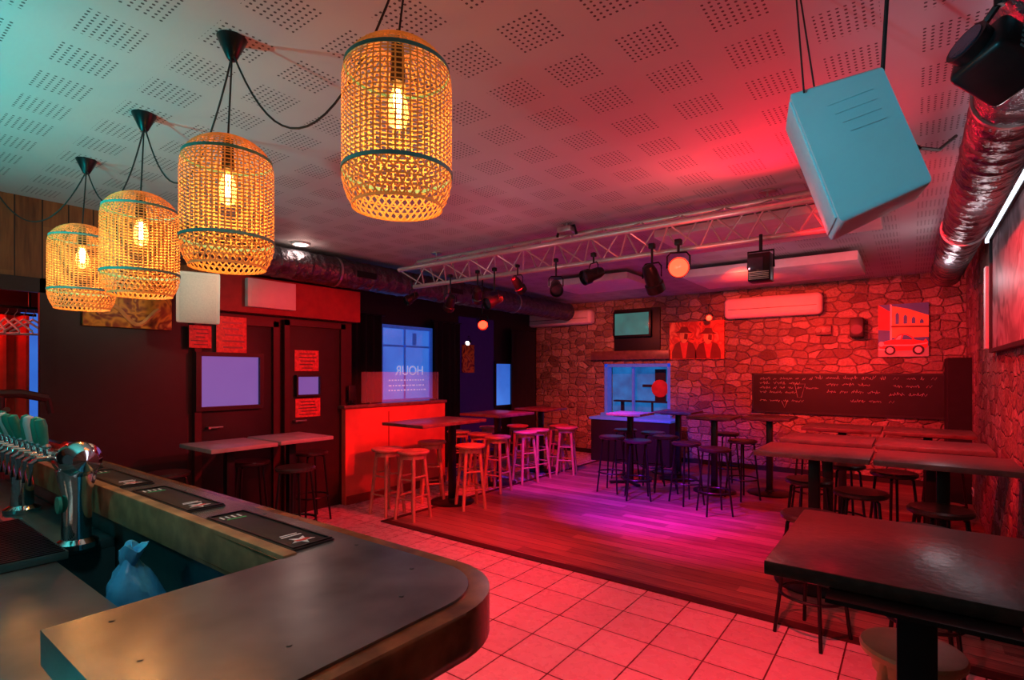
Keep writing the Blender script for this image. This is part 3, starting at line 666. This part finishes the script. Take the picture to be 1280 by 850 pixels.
o = MB().span((XL-1.19, 1.22, .9), (XL-1.17, 1.6, 2.1)).build('window_5', 'winblue'); o['kind'] = 'structure'
yy = lambda px: WX(px, 465, XL2+.12).y
curtain(4.35, yy(476), XL2+.14, .0, 2.35, 'curtain', 'black curtain left of the blue lettered window', 'black window curtains')
curtain(yy(541), yy(573), XL2+.14, .0, 2.35, 'curtain', 'black curtain between the lettered window and violet panel', 'black window curtains')
curtain(yy(638), min(yy(667), 9.0), XL2+.14, .0, 2.35, 'curtain', 'black curtain in the far corner beside the stone wall', 'black window curtains')
cr = thing('coat_stand', (XL+.4, .82, 0), 'dark coat stand with rounded arms by the cloakroom', 'coat stand')
MB().cyl((0, 0, .02), (0, 0, 1.4), .025).lathe([(.2, 0), (.2, .02), (.03, .05)]).build('stand', 'rustwall', cr)
q = MB(); q.tube([(0, -.3, 1.34), (0, -.1, 1.40), (0, .1, 1.40), (0, .25, 1.36)], .03, 8); q.tube([(0, .25, 1.36), (0, .27, 1.25)], .02); q.tube([(-.2, 0, 1.2), (.2, 0, 1.3)], .02); q.build('arms', 'rustwall', cr)

# booth
by0, by1 = 3.99, 5.45; bx = -5.27; byc = (by0+by1)/2; bl = by1-by0
bo = thing('reception_booth', (bx, byc, 0), 'bright red reception booth with counter top beside the doors', 'counter')
q = MB(); q.span((-.06, -bl/2-.19, 0), (0, bl/2, 1.12)); q.span((-.125, -bl/2-.19, 0), (-.06, -bl/2-.13, 1.12)); q.build('panel', 'booth', bo)
MB().box((-.05, -.1, 1.14), (.15, bl+.24, .04), None, .008).build('counter_top', 'redtop', bo)
q = MB(); q.box((.006, -.09, .05), (.012, bl+.18, .1)); q.box((.004, -.28, .56), (.004, .012, 1.0)); q.build('skirting', 'redwall', bo)
ps = thing('plexiglass_screen', (bx-.06, 4.72, 1.161), 'clear plexiglass screen standing on the red booth', 'screen')
MB().box((0, 0, .2), (.006, 1.3, .38)).build('sheet', 'plexi', ps)
for s_ in (-1, 1): MB().box((0, s_*.55, .01), (.10, .02, .02)).build('foot', 'steel', ps)
MB().box((0, .65, .19), (.012, .012, .4)).build('post', 'steel', ps)
pl = thing('small_monitor', (bx-.06, 3.93, 1.161), 'small dark device standing on the left end of the booth', 'monitor')
MB().box((0, 0, .14), (.03, .1, .18), None, .006).build('body', 'black', pl); MB().lathe([(.05, 0), (.05, .01), (.012, .02), (.012, .06)]).build('foot', 'blackmetal', pl)

# ---------------------------------------------------------------- BACK WALL THINGS
cb, w, h = onback('chalkboard', 942, 468, 1188, 518, 'long black chalkboard covered in chalk writing on stone wall', 'chalkboard')
MB().box((0, -.015, h/2), (w, .03, h)).build('slate', 'board', cb)
f = MB(); f.box((0, -.02, h), (w+.04, .04, .03)); f.box((0, -.02, 0), (w+.04, .04, .03)); f.box((-w/2, -.02, h/2), (.03, .04, h)); f.box((w/2, -.02, h/2), (.03, .04, h)); f.build('frame', 'black', cb)
q = MB()
def scrib(x0, x1, z, hh):
    x = x0
    while x < x1:
        L = random.randint(2, 7); pts = []; ph = random.random()*6
        for k in range(L*3): pts.append((x+k*.0085+.004*math.sin(k*1.3), -.033, z+hh*(.4*math.sin(k*1.9+ph)+.25*random.uniform(-1, 1)+(.6 if random.random() < .12 else 0))))
        q.tube(pts, .0023, 4); x += L*.0255+.04
    if random.random() < .7: q.tube([(x1+.05, -.033, z-.015), (x1+.07, -.033, z+.02), (x1+.09, -.033, z-.015), (x1+.11, -.033, z+.02)], .002, 4)
scrib(-w/2+.1, -w/2+.8, h*.88, .03); scrib(-.35, .55, h*.90, .045); scrib(.75, w/2-.25, h*.90, .03)
scrib(-w/2+.1, -w/2+.55, h*.76, .03); scrib(-.2, .25, h*.74, .035); scrib(.6, w/2-.3, h*.72, .035)
scrib(-w/2+.1, -w/2+.75, h*.64, .03); scrib(-.2, .35, h*.56, .035); scrib(.55, w/2-.35, h*.52, .035)
scrib(-w/2+.1, -w/2+.5, h*.52, .03); scrib(-w/2+.1, -w/2+.6, h*.30, .03); scrib(.1, .5, h*.34, .03)
q.tube([(-.62, -.033, h*.75), (-.48, -.033, h*.75), (-.53, -.033, h*.4), (-.58, -.033, h*.4), (-.62, -.033, h*.75)], .002, 4)
q.tube([(-.80, -.033, h*.30), (-.76, -.033, h*.12), (-.72, -.033, h*.30)], .003, 4)
q.build('chalk_writing', 'chalk', cb, None, False)
def ac(px0, py0, px1, py1, label, y0=YB-.02):
    t, w, h = onback('air_conditioner', px0, py0, px1, py1, label, 'air conditioner', y0)
    b = MB(); b.box((0, -.11, h/2), (w, .22, h), None, .07, 5); b.build('body', 'acwhite', t)
    MB().box((0, -.195, h*.18), (w*.84, .06, h*.14), Matrix.Rotation(.5, 3, 'X'), .006).build('louvre', 'white', t)
    MB().box((0, -.222, h*.42), (w*.90, .004, .008)).build('seam', 'blackmetal', t)
ac(909, 371, 1030, 397, 'long white air conditioner high on the stone wall, right side')
ac(662, 391, 745, 408, 'long white air conditioner in the left corner above the windows')
tv, w, h = onback('television', 769, 386, 826, 440, 'slim television glowing green on a black wall board', 'television', YB)
MB().box((0, -.02, h/2), (w, .04, h), None, .004).build('backboard', 'black', tv)
MB().box((-.05, -.12, h*.64), (w*.82, .04, h*.60), None, .006).build('set', 'blackmetal', tv)
MB().box((-.05, -.142, h*.64), (w*.74, .006, h*.50), None, .002).build('screen', 'tvscreen', tv)
MB().box((-.05, -.07, h*.6), (.12, .08, .12), None, .005).build('bracket', 'blackmetal', tv)
ap, w, h = onback('portrait_canvas', 838, 402, 906, 449, 'orange-red canvas painted with two figures in hats', 'painting', YB)
MB().box((0, -.02, h/2), (w, .04, h)).build('canvas', 'art2', ap)
def flat(poly, y, m, par, name):
    return MB().prism(poly, y, y-.003, lambda x, yy, z: (x, z, yy)).build(name, m, par, None, False)
for s, cx in ((1, -w*.22), (.93, w*.22)):
    flat([(cx-.21, .01), (cx+.21, .01), (cx+.20, h*.25*s), (cx+.15, h*.42*s), (cx+.05, h*.5*s), (cx-.05, h*.5*s), (cx-.15, h*.42*s), (cx-.21, h*.2)], -.041, 'paintbrown', ap, 'painted_body')
    flat([(cx-.02, .02), (cx+.03, .02), (cx+.07, h*.46*s), (cx-.07, h*.46*s)], -.0445, 'paintred', ap, 'painted_shirt')
    flat([(cx+.075*math.cos(t*.5236), h*.62*s+.12*math.sin(t*.5236)) for t in range(12)], -.0448, 'paintyel', ap, 'painted_face')
    flat([(cx-.0, h*.55*s), (cx+.06, h*.52*s), (cx+.065, h*.68*s), (cx+.01, h*.7*s)], -.0478, 'paintbrown', ap, 'painted_shadow')
    flat([(cx-.15, h*.72*s), (cx+.15, h*.70*s), (cx+.08, h*.76*s), (cx+.06, h*.86*s), (cx-.04, h*.88*s), (cx-.08, h*.77*s)], -.0510, 'paintbrown', ap, 'painted_hat')
ca, w, h = onback('car_painting', 1098, 380, 1161, 446, 'colourful canvas of a vintage car before a blue and orange house', 'painting', YB)
MB().box((0, -.02, h/2), (w, .04, h)).build('canvas', 'paintblue', ca)
flat([(-w*.5, h*.52), (-w*.26, h*.50), (-w*.26, h*.86), (-w*.5, h)], -.041, 'paintred', ca, 'painted_house')
flat([(-w*.24, h*.36), (w*.5, h*.36), (w*.5, h*.76), (w*.1, h*.90), (-w*.24, h*.97)], -.041, 'paintyel', ca, 'painted_facade')
flat([(-w*.26, h*.3), (-w*.22, h*.3), (-w*.22, h*.99), (-w*.26, h)], -.0445, 'paper', ca, 'painted_pillar')
for k in range(4):
    x_ = -w*.15+k*w*.16; zt_ = h*(.84-.045*k)
    flat([(x_, h*.62), (x_+w*.07, h*.62), (x_+w*.07, zt_-.03), (x_+w*.035, zt_), (x_, zt_-.03)], -.0445, 'paintblue', ca, 'painted_arch')
flat([(-w*.24, h*.56), (w*.5, h*.54), (w*.5, h*.57), (-w*.24, h*.59)], -.0445, 'paintbrown', ca, 'painted_cornice')
flat([(-w*.5, 0), (w*.5, 0), (w*.5, h*.20), (-w*.5, h*.20)], -.041, 'greytop', ca, 'painted_road')
def ell(cx, cz, a, b, n=14): return [(cx+a*math.cos(2*math.pi*t/n), cz+b*math.sin(2*math.pi*t/n)) for t in range(n)]
flat([(-w*.46, h*.14), (-w*.30, h*.11), (w*.36, h*.12), (w*.47, h*.17), (w*.49, h*.27), (w*.44, h*.33), (w*.40, h*.29), (w*.24, h*.315), (w*.17, h*.38), (w*.08, h*.425), (-w*.04, h*.43), (-w*.11, h*.40), (-w*.17, h*.33), (-w*.34, h*.305), (-w*.44, h*.27), (-w*.48, h*.2)], -.046, 'paintred', ca, 'painted_car')
flat([(-w*.15, h*.325), (-w*.05, h*.325), (-w*.02, h*.41), (-w*.09, h*.39)], -.05, 'paper', ca, 'painted_windscreen'); flat([(-w*.02, h*.325), (w*.19, h*.32), (w*.14, h*.37), (w*.07, h*.405), (w*.01, h*.41)], -.05, 'paintblue', ca, 'painted_side_window')
flat([(-w*.44, h*.235), (w*.20, h*.225), (w*.48, h*.26), (w*.46, h*.235), (w*.20, h*.20), (-w*.44, h*.215)], -.05, 'paper', ca, 'painted_side_stripe')
flat([(-w*.50, h*.135), (-w*.36, h*.12), (-w*.36, h*.15), (-w*.50, h*.165)], -.057, 'paper', ca, 'painted_bumper')
flat(ell(-w*.435, h*.245, .032, .036), -.0535, 'paper', ca, 'painted_headlight')
for cx in (-.26, .30): flat(ell(w*cx, h*.125, .065, .066), -.0500, 'black', ca, 'painted_wheel'); flat(ell(w*cx, h*.125, .04, .042), -.0535, 'paper', ca, 'painted_hub')
q_, w, h = onback('monitor_speaker', 1062, 397, 1083, 424, 'small black loudspeaker on the stone wall left of car painting', 'speaker', YB)
MB().box((0, -.12, h/2), (w*.8, .24, h*.85), None, .01).build('cabinet', 'black', q_); MB().cyl((0, -.24, h*.4), (0, -.245, h*.4), .07).build('cone', 'blackmetal', q_)
q_, w, h = onback('emergency_light', 1020, 407, 1040, 419, 'small emergency light fixture between air conditioner and car painting', 'light', YB)
MB().box((0, -.04, h/2), (w, .08, h), None, .01).build('body', 'redtop', q_)
for s_ in (-1, 1): MB().cyl((.06*s_, -.08, h/2), (.06*s_, -.1, h/2), .04).build('head', 'blackmetal', q_)
ot = WX(1217, 615, XR)
so = thing('wall_socket', (XR, ot.y, max(.15, ot.z)), 'white double wall socket low on the right wall behind tables', 'socket')
MB().box((-.006, 0, 0), (.012, .16, .08), None, .003).build('plate', 'white', so)
for s_ in (-1, 1): MB().cyl((-.012, .04*s_, 0), (-.014, .04*s_, 0), .022).build('outlet', 'blackmetal', so)
bxp = WY(738, 525, 8.35); bxq = WY(836, 525, 8.35)
bc = thing('low_cabinet', ((bxp.x+bxq.x)/2, 8.6, 0.004), 'black cabinet with blue-lit top under the stone wall hatch', 'cabinet'); ww = bxq.x-bxp.x
MB().box((0, 0, .36), (ww, .45, .72)).build('body', 'black', bc); MB().box((0, 0, .74), (ww+.06, .5, .04), None, .006).build('top', 'blue', bc)  # blue light on the top comes from its own emissive material
MB().box((0, -.23, .36), (.01, .006, .66)).build('door_seam', 'steel', bc)
for s_ in (-1, 1): MB().box((.06*s_, -.235, .4), (.015, .02, .1)).build('handle', 'steel', bc)

# ---------------------------------------------------------------- TABLES
POSTS = []
def table(loc, sx, sy, label, top='redtop', kind='disc', h=TB, group='high tables', rz=0, post=.035, off=(0, 0), topth=.035):
    t = thing('high_table', (loc[0], loc[1], loc[2] if len(loc) > 2 else .004), label, 'table', group, rz)
    MB().box((0, 0, h-topth/2), (sx, sy, topth), None, .005).build('tabletop', top, t)
    ox, oy = off; POSTS.append((loc[0]+ox, loc[1]+oy))
    MB().box((ox, oy, (h-topth)/2), (post*2, post*2, h-topth-.02), None, .004).build('post', 'blackmetal', t)
    if kind == 'disc': MB().lathe([(.001, .0), (.26, 0), (.265, .012), (.25, .022), (.06, .035), (.05, .05), (.001, .05)], (ox, oy, 0), 32).build('base', 'blackmetal', t)
    else:
        q = MB(); q.box((ox, oy, .02), (.6, .06, .03), Matrix.Rotation(.78, 3, 'Z'), .006); q.box((ox, oy, .02), (.6, .06, .03), Matrix.Rotation(-.78, 3, 'Z'), .006); q.build('base', 'blackmetal', t)
    MB().box((ox, oy, h-topth-.008), (min(.4, sx*.7), min(.4, sy*.7), .012)).build('mounting_plate', 'blackmetal', t)
    return t
near = table((.08, 2.13, 0), .88, .76, 'nearest dark wooden table in the right foreground, with a thick edge', 'darktop', 'disc', .98, 'high tables', 0, .045, (-.07, -.26), .042)
table((-.57, 4.43), .70, .60, 'left table of the first row behind the nearest dark table', 'midtop')
table((.16, 4.43), .72, .60, 'right table of the first row, touching the right wall', 'midtop')
table((-.58, 5.32), .66, .58, 'left table of the second row on the right side', 'midtop')
table((.12, 5.32), .70, .58, 'right table of the second row by the right wall', 'midtop')
table((-.58, 6.5), .68, .60, 'left table of the third row, before the chalkboard', 'redtop')
table((.12, 6.5), .68, .60, 'right table of the third row under the chalkboard end', 'redtop')
def tp(px, py, h=TB): v = P(px, py, z=h); return (v.x, v.y)
table(tp(962, 521), .55, .6, 'small table under the left end of the chalkboard')
table(tp(893, 520), .55, .55, 'red-lit table in the middle below the portrait canvas', 'redtop')
table(tp(848, 514), .55, .55, 'farther table beside the cabinet under the portrait canvas', 'redtop')
table(tp(788, 516), .50, .50, 'blue-lit table with crossed feet in front of the hatch', 'greytop', 'cross')
table(tp(676, 510), .6, .6, 'farthest table in the left corner near the black curtain', 'redtop')
table(tp(622, 516), .7, .8, 'table among wooden stools before the violet panel', 'redtop')
table(tp(545, 526), .66, 1.05, 'long table right of the red booth', 'redtop', 'disc', off=(.07, .2))
table((-4.80, 2.84, 0), .6, .54, 'pale-topped table before the dark door with notices', 'greytop', 'disc', .93)
table((-4.76, 2.24, 0), .6, .56, 'pale-topped table nearest to the black wall', 'greytop', 'disc', .93)

# ---------------------------------------------------------------- STOOLS
def wood_stool(label, m='stool', seat='stool', h=.72, k0=1.0):
    t = thing('wooden_stool', (0, 0, 0), label, 'stool', 'wooden bar stools')
    MB().lathe([(.001, h-.035), (.15*k0, h-.035), (.168*k0, h-.028), (.172*k0, h-.012), (.166*k0, h-.002), (.15*k0, h), (.001, h)], seg=32).build('seat', seat, t)
    lg = []
    for k in range(4):
        a = math.pi/4+k*math.pi/2; top = Vector((.11*k0*math.cos(a), .11*k0*math.sin(a), h-.035)); bot = Vector((.185*math.cos(a), .185*math.sin(a), 0)); lg.append((top, bot))
        MB().cyl(bot, top, .018, .021, 12).build('leg', m, t)
    for hh in (.22, .42):
        for k in range(4):
            f = 1-hh/(h-.035)-.04*(k % 2); a, b = lg[k], lg[(k+1) % 4]
            MB().cyl(a[0].lerp(a[1], f), b[0].lerp(b[1], f), .010, seg=8).build('stretcher', m, t)
    MB().ring(.12*k0, .13*k0, h-.085, h-.034, 28).build('apron', m, t)
    return t
def metal_stool(label, h=.72):
    t = thing('metal_stool', (0, 0, 0), label, 'stool', 'dark metal bar stools')
    MB().lathe([(.001, h-.04), (.15, h-.04), (.165, h-.03), (.168, h-.012), (.155, h-.001), (.001, h)], seg=32).build('seat', 'darktop', t)
    for k in range(4):
        a = math.pi/4+k*math.pi/2
        MB().tube([(.20*math.cos(a), .20*math.sin(a), 0), (.17*math.cos(a), .17*math.sin(a), .25), (.13*math.cos(a), .13*math.sin(a), h-.06), (.10*math.cos(a), .10*math.sin(a), h-.04)], .0105, 8).build('leg', 'blackmetal', t)
    MB().tube([(.172*math.cos(2*math.pi*k/28), .172*math.sin(2*math.pi*k/28), .25) for k in range(28)], .009, 6, True).build('foot_ring', 'blackmetal', t)
    return t
def spx(px, py): v = P(px, py, z=.72); return [v.x, v.y]
specs = [('w', spx(487, 560), 'wooden stool nearest to the red booth, on the pale tiles')]
for px, py, lb in [(515, 563, 'wooden stool second from the booth, closest of the pair'), (541, 551, 'wooden stool left of the long table post'), (588, 556, 'wooden stool at the near right end of the long table'),
  (574, 538, 'wooden stool behind the long table, half hidden'), (600, 541, 'wooden stool between the long table and the violet panel table'), (622, 545, 'wooden stool with red legs in front of the violet panel table'),
  (613, 533, 'wooden stool left behind the violet panel table'), (657, 539, 'wooden stool right of the violet panel table'), (672, 536, 'wooden stool in the cluster near the stone corner'), (647, 531, 'wooden stool under the far corner table'),
  (690, 531, 'wooden stool second from right in the far left group'), (706, 533, 'rightmost wooden stool of the far left group')]: specs.append(('w', spx(px, py), lb))
for px, py, lb in [(765, 545, 'dark metal stool left of the blue-lit table'), (797, 550, 'dark metal stool in front of the blue-lit table'), (815, 540, 'dark metal stool right of the blue-lit table'), (785, 538, 'dark metal stool behind the blue-lit table'), (832, 545, 'dark metal stool between the blue-lit and red-lit tables'), (858, 553, 'dark metal stool left of the red-lit table'),
  (893, 560, 'dark metal stool in front of the red-lit table'), (928, 550, 'dark metal stool right of the red-lit table'), (908, 541, 'dark metal stool behind the red-lit table'),
  (1012, 600, 'dark metal stool under left table of the first row'), (1076, 614, 'dark metal stool between the two first-row tables'), (1178, 628, 'dark metal stool under the right table of the first row'), (1130, 592, 'dark metal stool between first and second rows'),
  (1055, 580, 'dark metal stool at the left table of the second row'), (1180, 570, 'dark metal stool by the wall at the second row'), (1012, 560, 'dark metal stool in front of the third row left table')]: specs.append(('m', spx(px, py), lb))
for xy, lb in [([-.47, 3.56], 'dark metal stool just behind the nearest dark table, left side'), ([.05, 3.55], 'dark metal stool hidden mostly behind the nearest dark table, right side'),
  ([-5.05, 3.22], 'dark metal stool at the door end of the pale tables'), ([-4.98, 2.54], 'dark metal stool between the two pale-topped tables'), ([-4.35, 2.62], 'dark metal stool in front of the pale-topped tables'), ([-4.95, 1.83], 'dark metal stool beside the black wall left of pale tables')]: specs.append(('m', xy, lb))
for it in range(30):
    for i, s in enumerate(specs):
        for (qx, qy) in POSTS:
            dx, dy = s[1][0]-qx, s[1][1]-qy; d = math.hypot(dx, dy) or .01
            if d < .27: s[1][0] += dx/d*(.27-d); s[1][1] += dy/d*(.27-d)
        for j, u in enumerate(specs):
            if i == j: continue
            dx, dy = s[1][0]-u[1][0], s[1][1]-u[1][1]; d = math.hypot(dx, dy) or .01
            if d < .38: s[1][0] += dx/d*(.38-d)/2; s[1][1] += dy/d*(.38-d)/2
        s[1][0] = min(max(s[1][0], -5.9 if s[1][1] > 5.6 else -5.15), XR-.22); s[1][1] = min(s[1][1], YB-.25)
protos = {}
for k, xy, lb in specs:
    z = .004 if (xy[0] > XW and xy[1] > YW) else 0
    if k not in protos:
        protos[k] = wood_stool(lb) if k == 'w' else metal_stool(lb); protos[k].location = (xy[0], xy[1], z)
    else: dup(protos[k], (xy[0], xy[1], z), random.uniform(0, 1.5), lb)
N_ = wood_stool('round warm-brown wooden stool under the nearest dark table', 'birch', 'birch', .66, .84); N_.location = (0.0, 2.16, 0)

# ---------------------------------------------------------------- LIGHTS
def spot(loc, aim, e, col, ang=70, blend=.6, r=.04):
    ld = bpy.data.lights.new('stage_or_fill_beam', 'SPOT'); ld.energy = e; ld.color = col; ld.spot_size = math.radians(ang); ld.spot_blend = blend; ld.shadow_soft_size = r
    o = bpy.data.objects.new('stage_or_fill_beam', ld); COL.objects.link(o); o.location = loc
    o.rotation_euler = (Vector(aim)-Vector(loc)).to_track_quat('-Z', 'Y').to_euler(); return o
def point(loc, e, col, r=.05):
    ld = bpy.data.lights.new('glow', 'POINT'); ld.energy = e; ld.color = col; ld.shadow_soft_size = r
    o = bpy.data.objects.new('glow', ld); COL.objects.link(o); o.location = loc; return o
RED = (1, .004, .012); PINK = (1, .012, .035)
spot((-.45, 1.9, 2.45), (-1.5, 2.9, 0), 390, PINK, 88, .8)
spot((-1.5, 3.9, 2.4), (-3.6, 2.8, 0), 270, PINK, 80, .8)
spot((-.7, 3.8, 2.35), (-.75, 3.0, 2.88), 52, (1, .002, .025), 150, .8)
spot((-2.5, 3.95, 2.4), (-5.4, 3.3, 1.2), 200, RED, 62)
spot((-3.0, 4.2, 2.4), (-5.3, 4.7, .4), 480, (1, .016, .010), 55)
spot((-3.6, 5.6, 2.45), (-4.3, 7.0, .4), 300, RED, 80)
spot((-1.6, 6.2, 2.6), (-1.7, 9.1, 1.9), 640, (1, .028, .012), 72, 1.0)
spot((-1.0, 6.2, 2.6), (.0, 9.1, 1.3), 430, (1, .016, .028), 74, 1.0)
spot((-3.4, 6.6, 2.6), (-4.6, 9.1, 1.4), 280, (1, .08, .05), 80, 1.0)
spot((-2.6, 4.35, 2.5), (-2.4, 5.7, 0), 950, (.26, .01, 1), 50, 1.0)
spot((-2.2, 4.3, 2.5), (-1.7, 5.2, 0), 480, (1, .01, .38), 48, 1.0)
spot((-3.2, 5.0, 2.5), (-4.0, 6.3, 0), 460, (.12, .03, 1), 46, 1.0)
spot((-3.2, 6.0, 2.5), (-3.1, 7.9, .3), 380, (.04, .05, 1), 60, 1.0)
spot((-3.0, 3.9, 2.5), (-3.2, 4.9, 0), 220, RED, 84, 1.0)
spot((-1.0, 4.3, 2.5), (-.4, 5.6, .8), 240, RED, 90, .8)
spot((-.3, 3.4, 2.6), (.5, 6.5, 1.4), 290, RED, 90, .8)
spot((-2.9, -.6, 1.7), (-3.1, .6, 2.88), 185, (.0, .60, .57), 96, 1.0)
spot((-4.3, -.4, 1.8), (-4.2, .8, 2.88), 60, (.0, .72, .64), 110, 1.0)
point((-2.6, -.4, 2.1), 11, (.0, .75, .76))
spot((-1.0, .2, 2.0), (-.15, 2.0, 2.3), 85, (.06, .72, .95), 34, .8)
spot((-1.1, .1, 2.75), (-1.7, .70, 1.0), 22, (.80, .97, 1), 82, .9, .15)  # added cool light to brighten the zinc bar top, no fixture there
point((-.6, 1.2, 2.0), 1.2, (.8, .85, 1), .1)
spot((-3.9, 1.9, 2.3), (-5.2, 1.9, 2.35), 13, (1, .70, .48), 80, 1.0)  # added warm fill for the cream speaker and wall planks, no lamp there
p = cl.location; point((p.x, p.y, p.z-.12), 2.5, (1, .6, .5))
point((.18, 6.2, 2.35), 4, (1, .80, .85))
point((.30, 4.2, 2.35), 1.2, (1, .80, .82), .03)
point((.30, 2.6, 2.35), .8, (1, .80, .82), .03)
point((-5.75, .7, 2.15), 9, (1, .03, .02))
point((-2.4, 3.1, 2.1), 2.2, (1, .45, .55), .1)  # added fill for ceiling and truss, no fixture behind it
spot((-1.6, 5.2, 2.0), (-1.4, 7.0, 2.8), 30, (1, .35, .40), 80, 1.0)
p = WY(848, 335, 3.95); point((p.x, 3.82, p.z), 4, (1, .03, .02), .03); point((-1.2, 3.6, 2.35), 3, (1, .35, .35), .03); point((-2.9, 3.6, 2.35), 2, (1, .35, .40), .03)  # last two points are added to brighten the truss, without fixtures
W_ = bpy.data.worlds.new('dim_room'); C.world = W_; W_.use_nodes = True
W_.node_tree.nodes['Background'].inputs[0].default_value = (.36, .58, .64, 1); W_.node_tree.nodes['Background'].inputs[1].default_value = .045
# ---------------------------------------------------------------- CAMERA
cd = bpy.data.cameras.new('camera'); cam = bpy.data.objects.new('camera', cd); COL.objects.link(cam)
cam.location = (0, 0, H); cam.rotation_euler = (math.radians(90), 0, math.radians(36.87)); cd.sensor_width = 36; cd.lens = F/1280*36; cd.shift_y = 40/1280; cd.clip_start = .02
C.camera = cam
try: C.view_settings.view_transform = 'Standard'
except Exception: pass
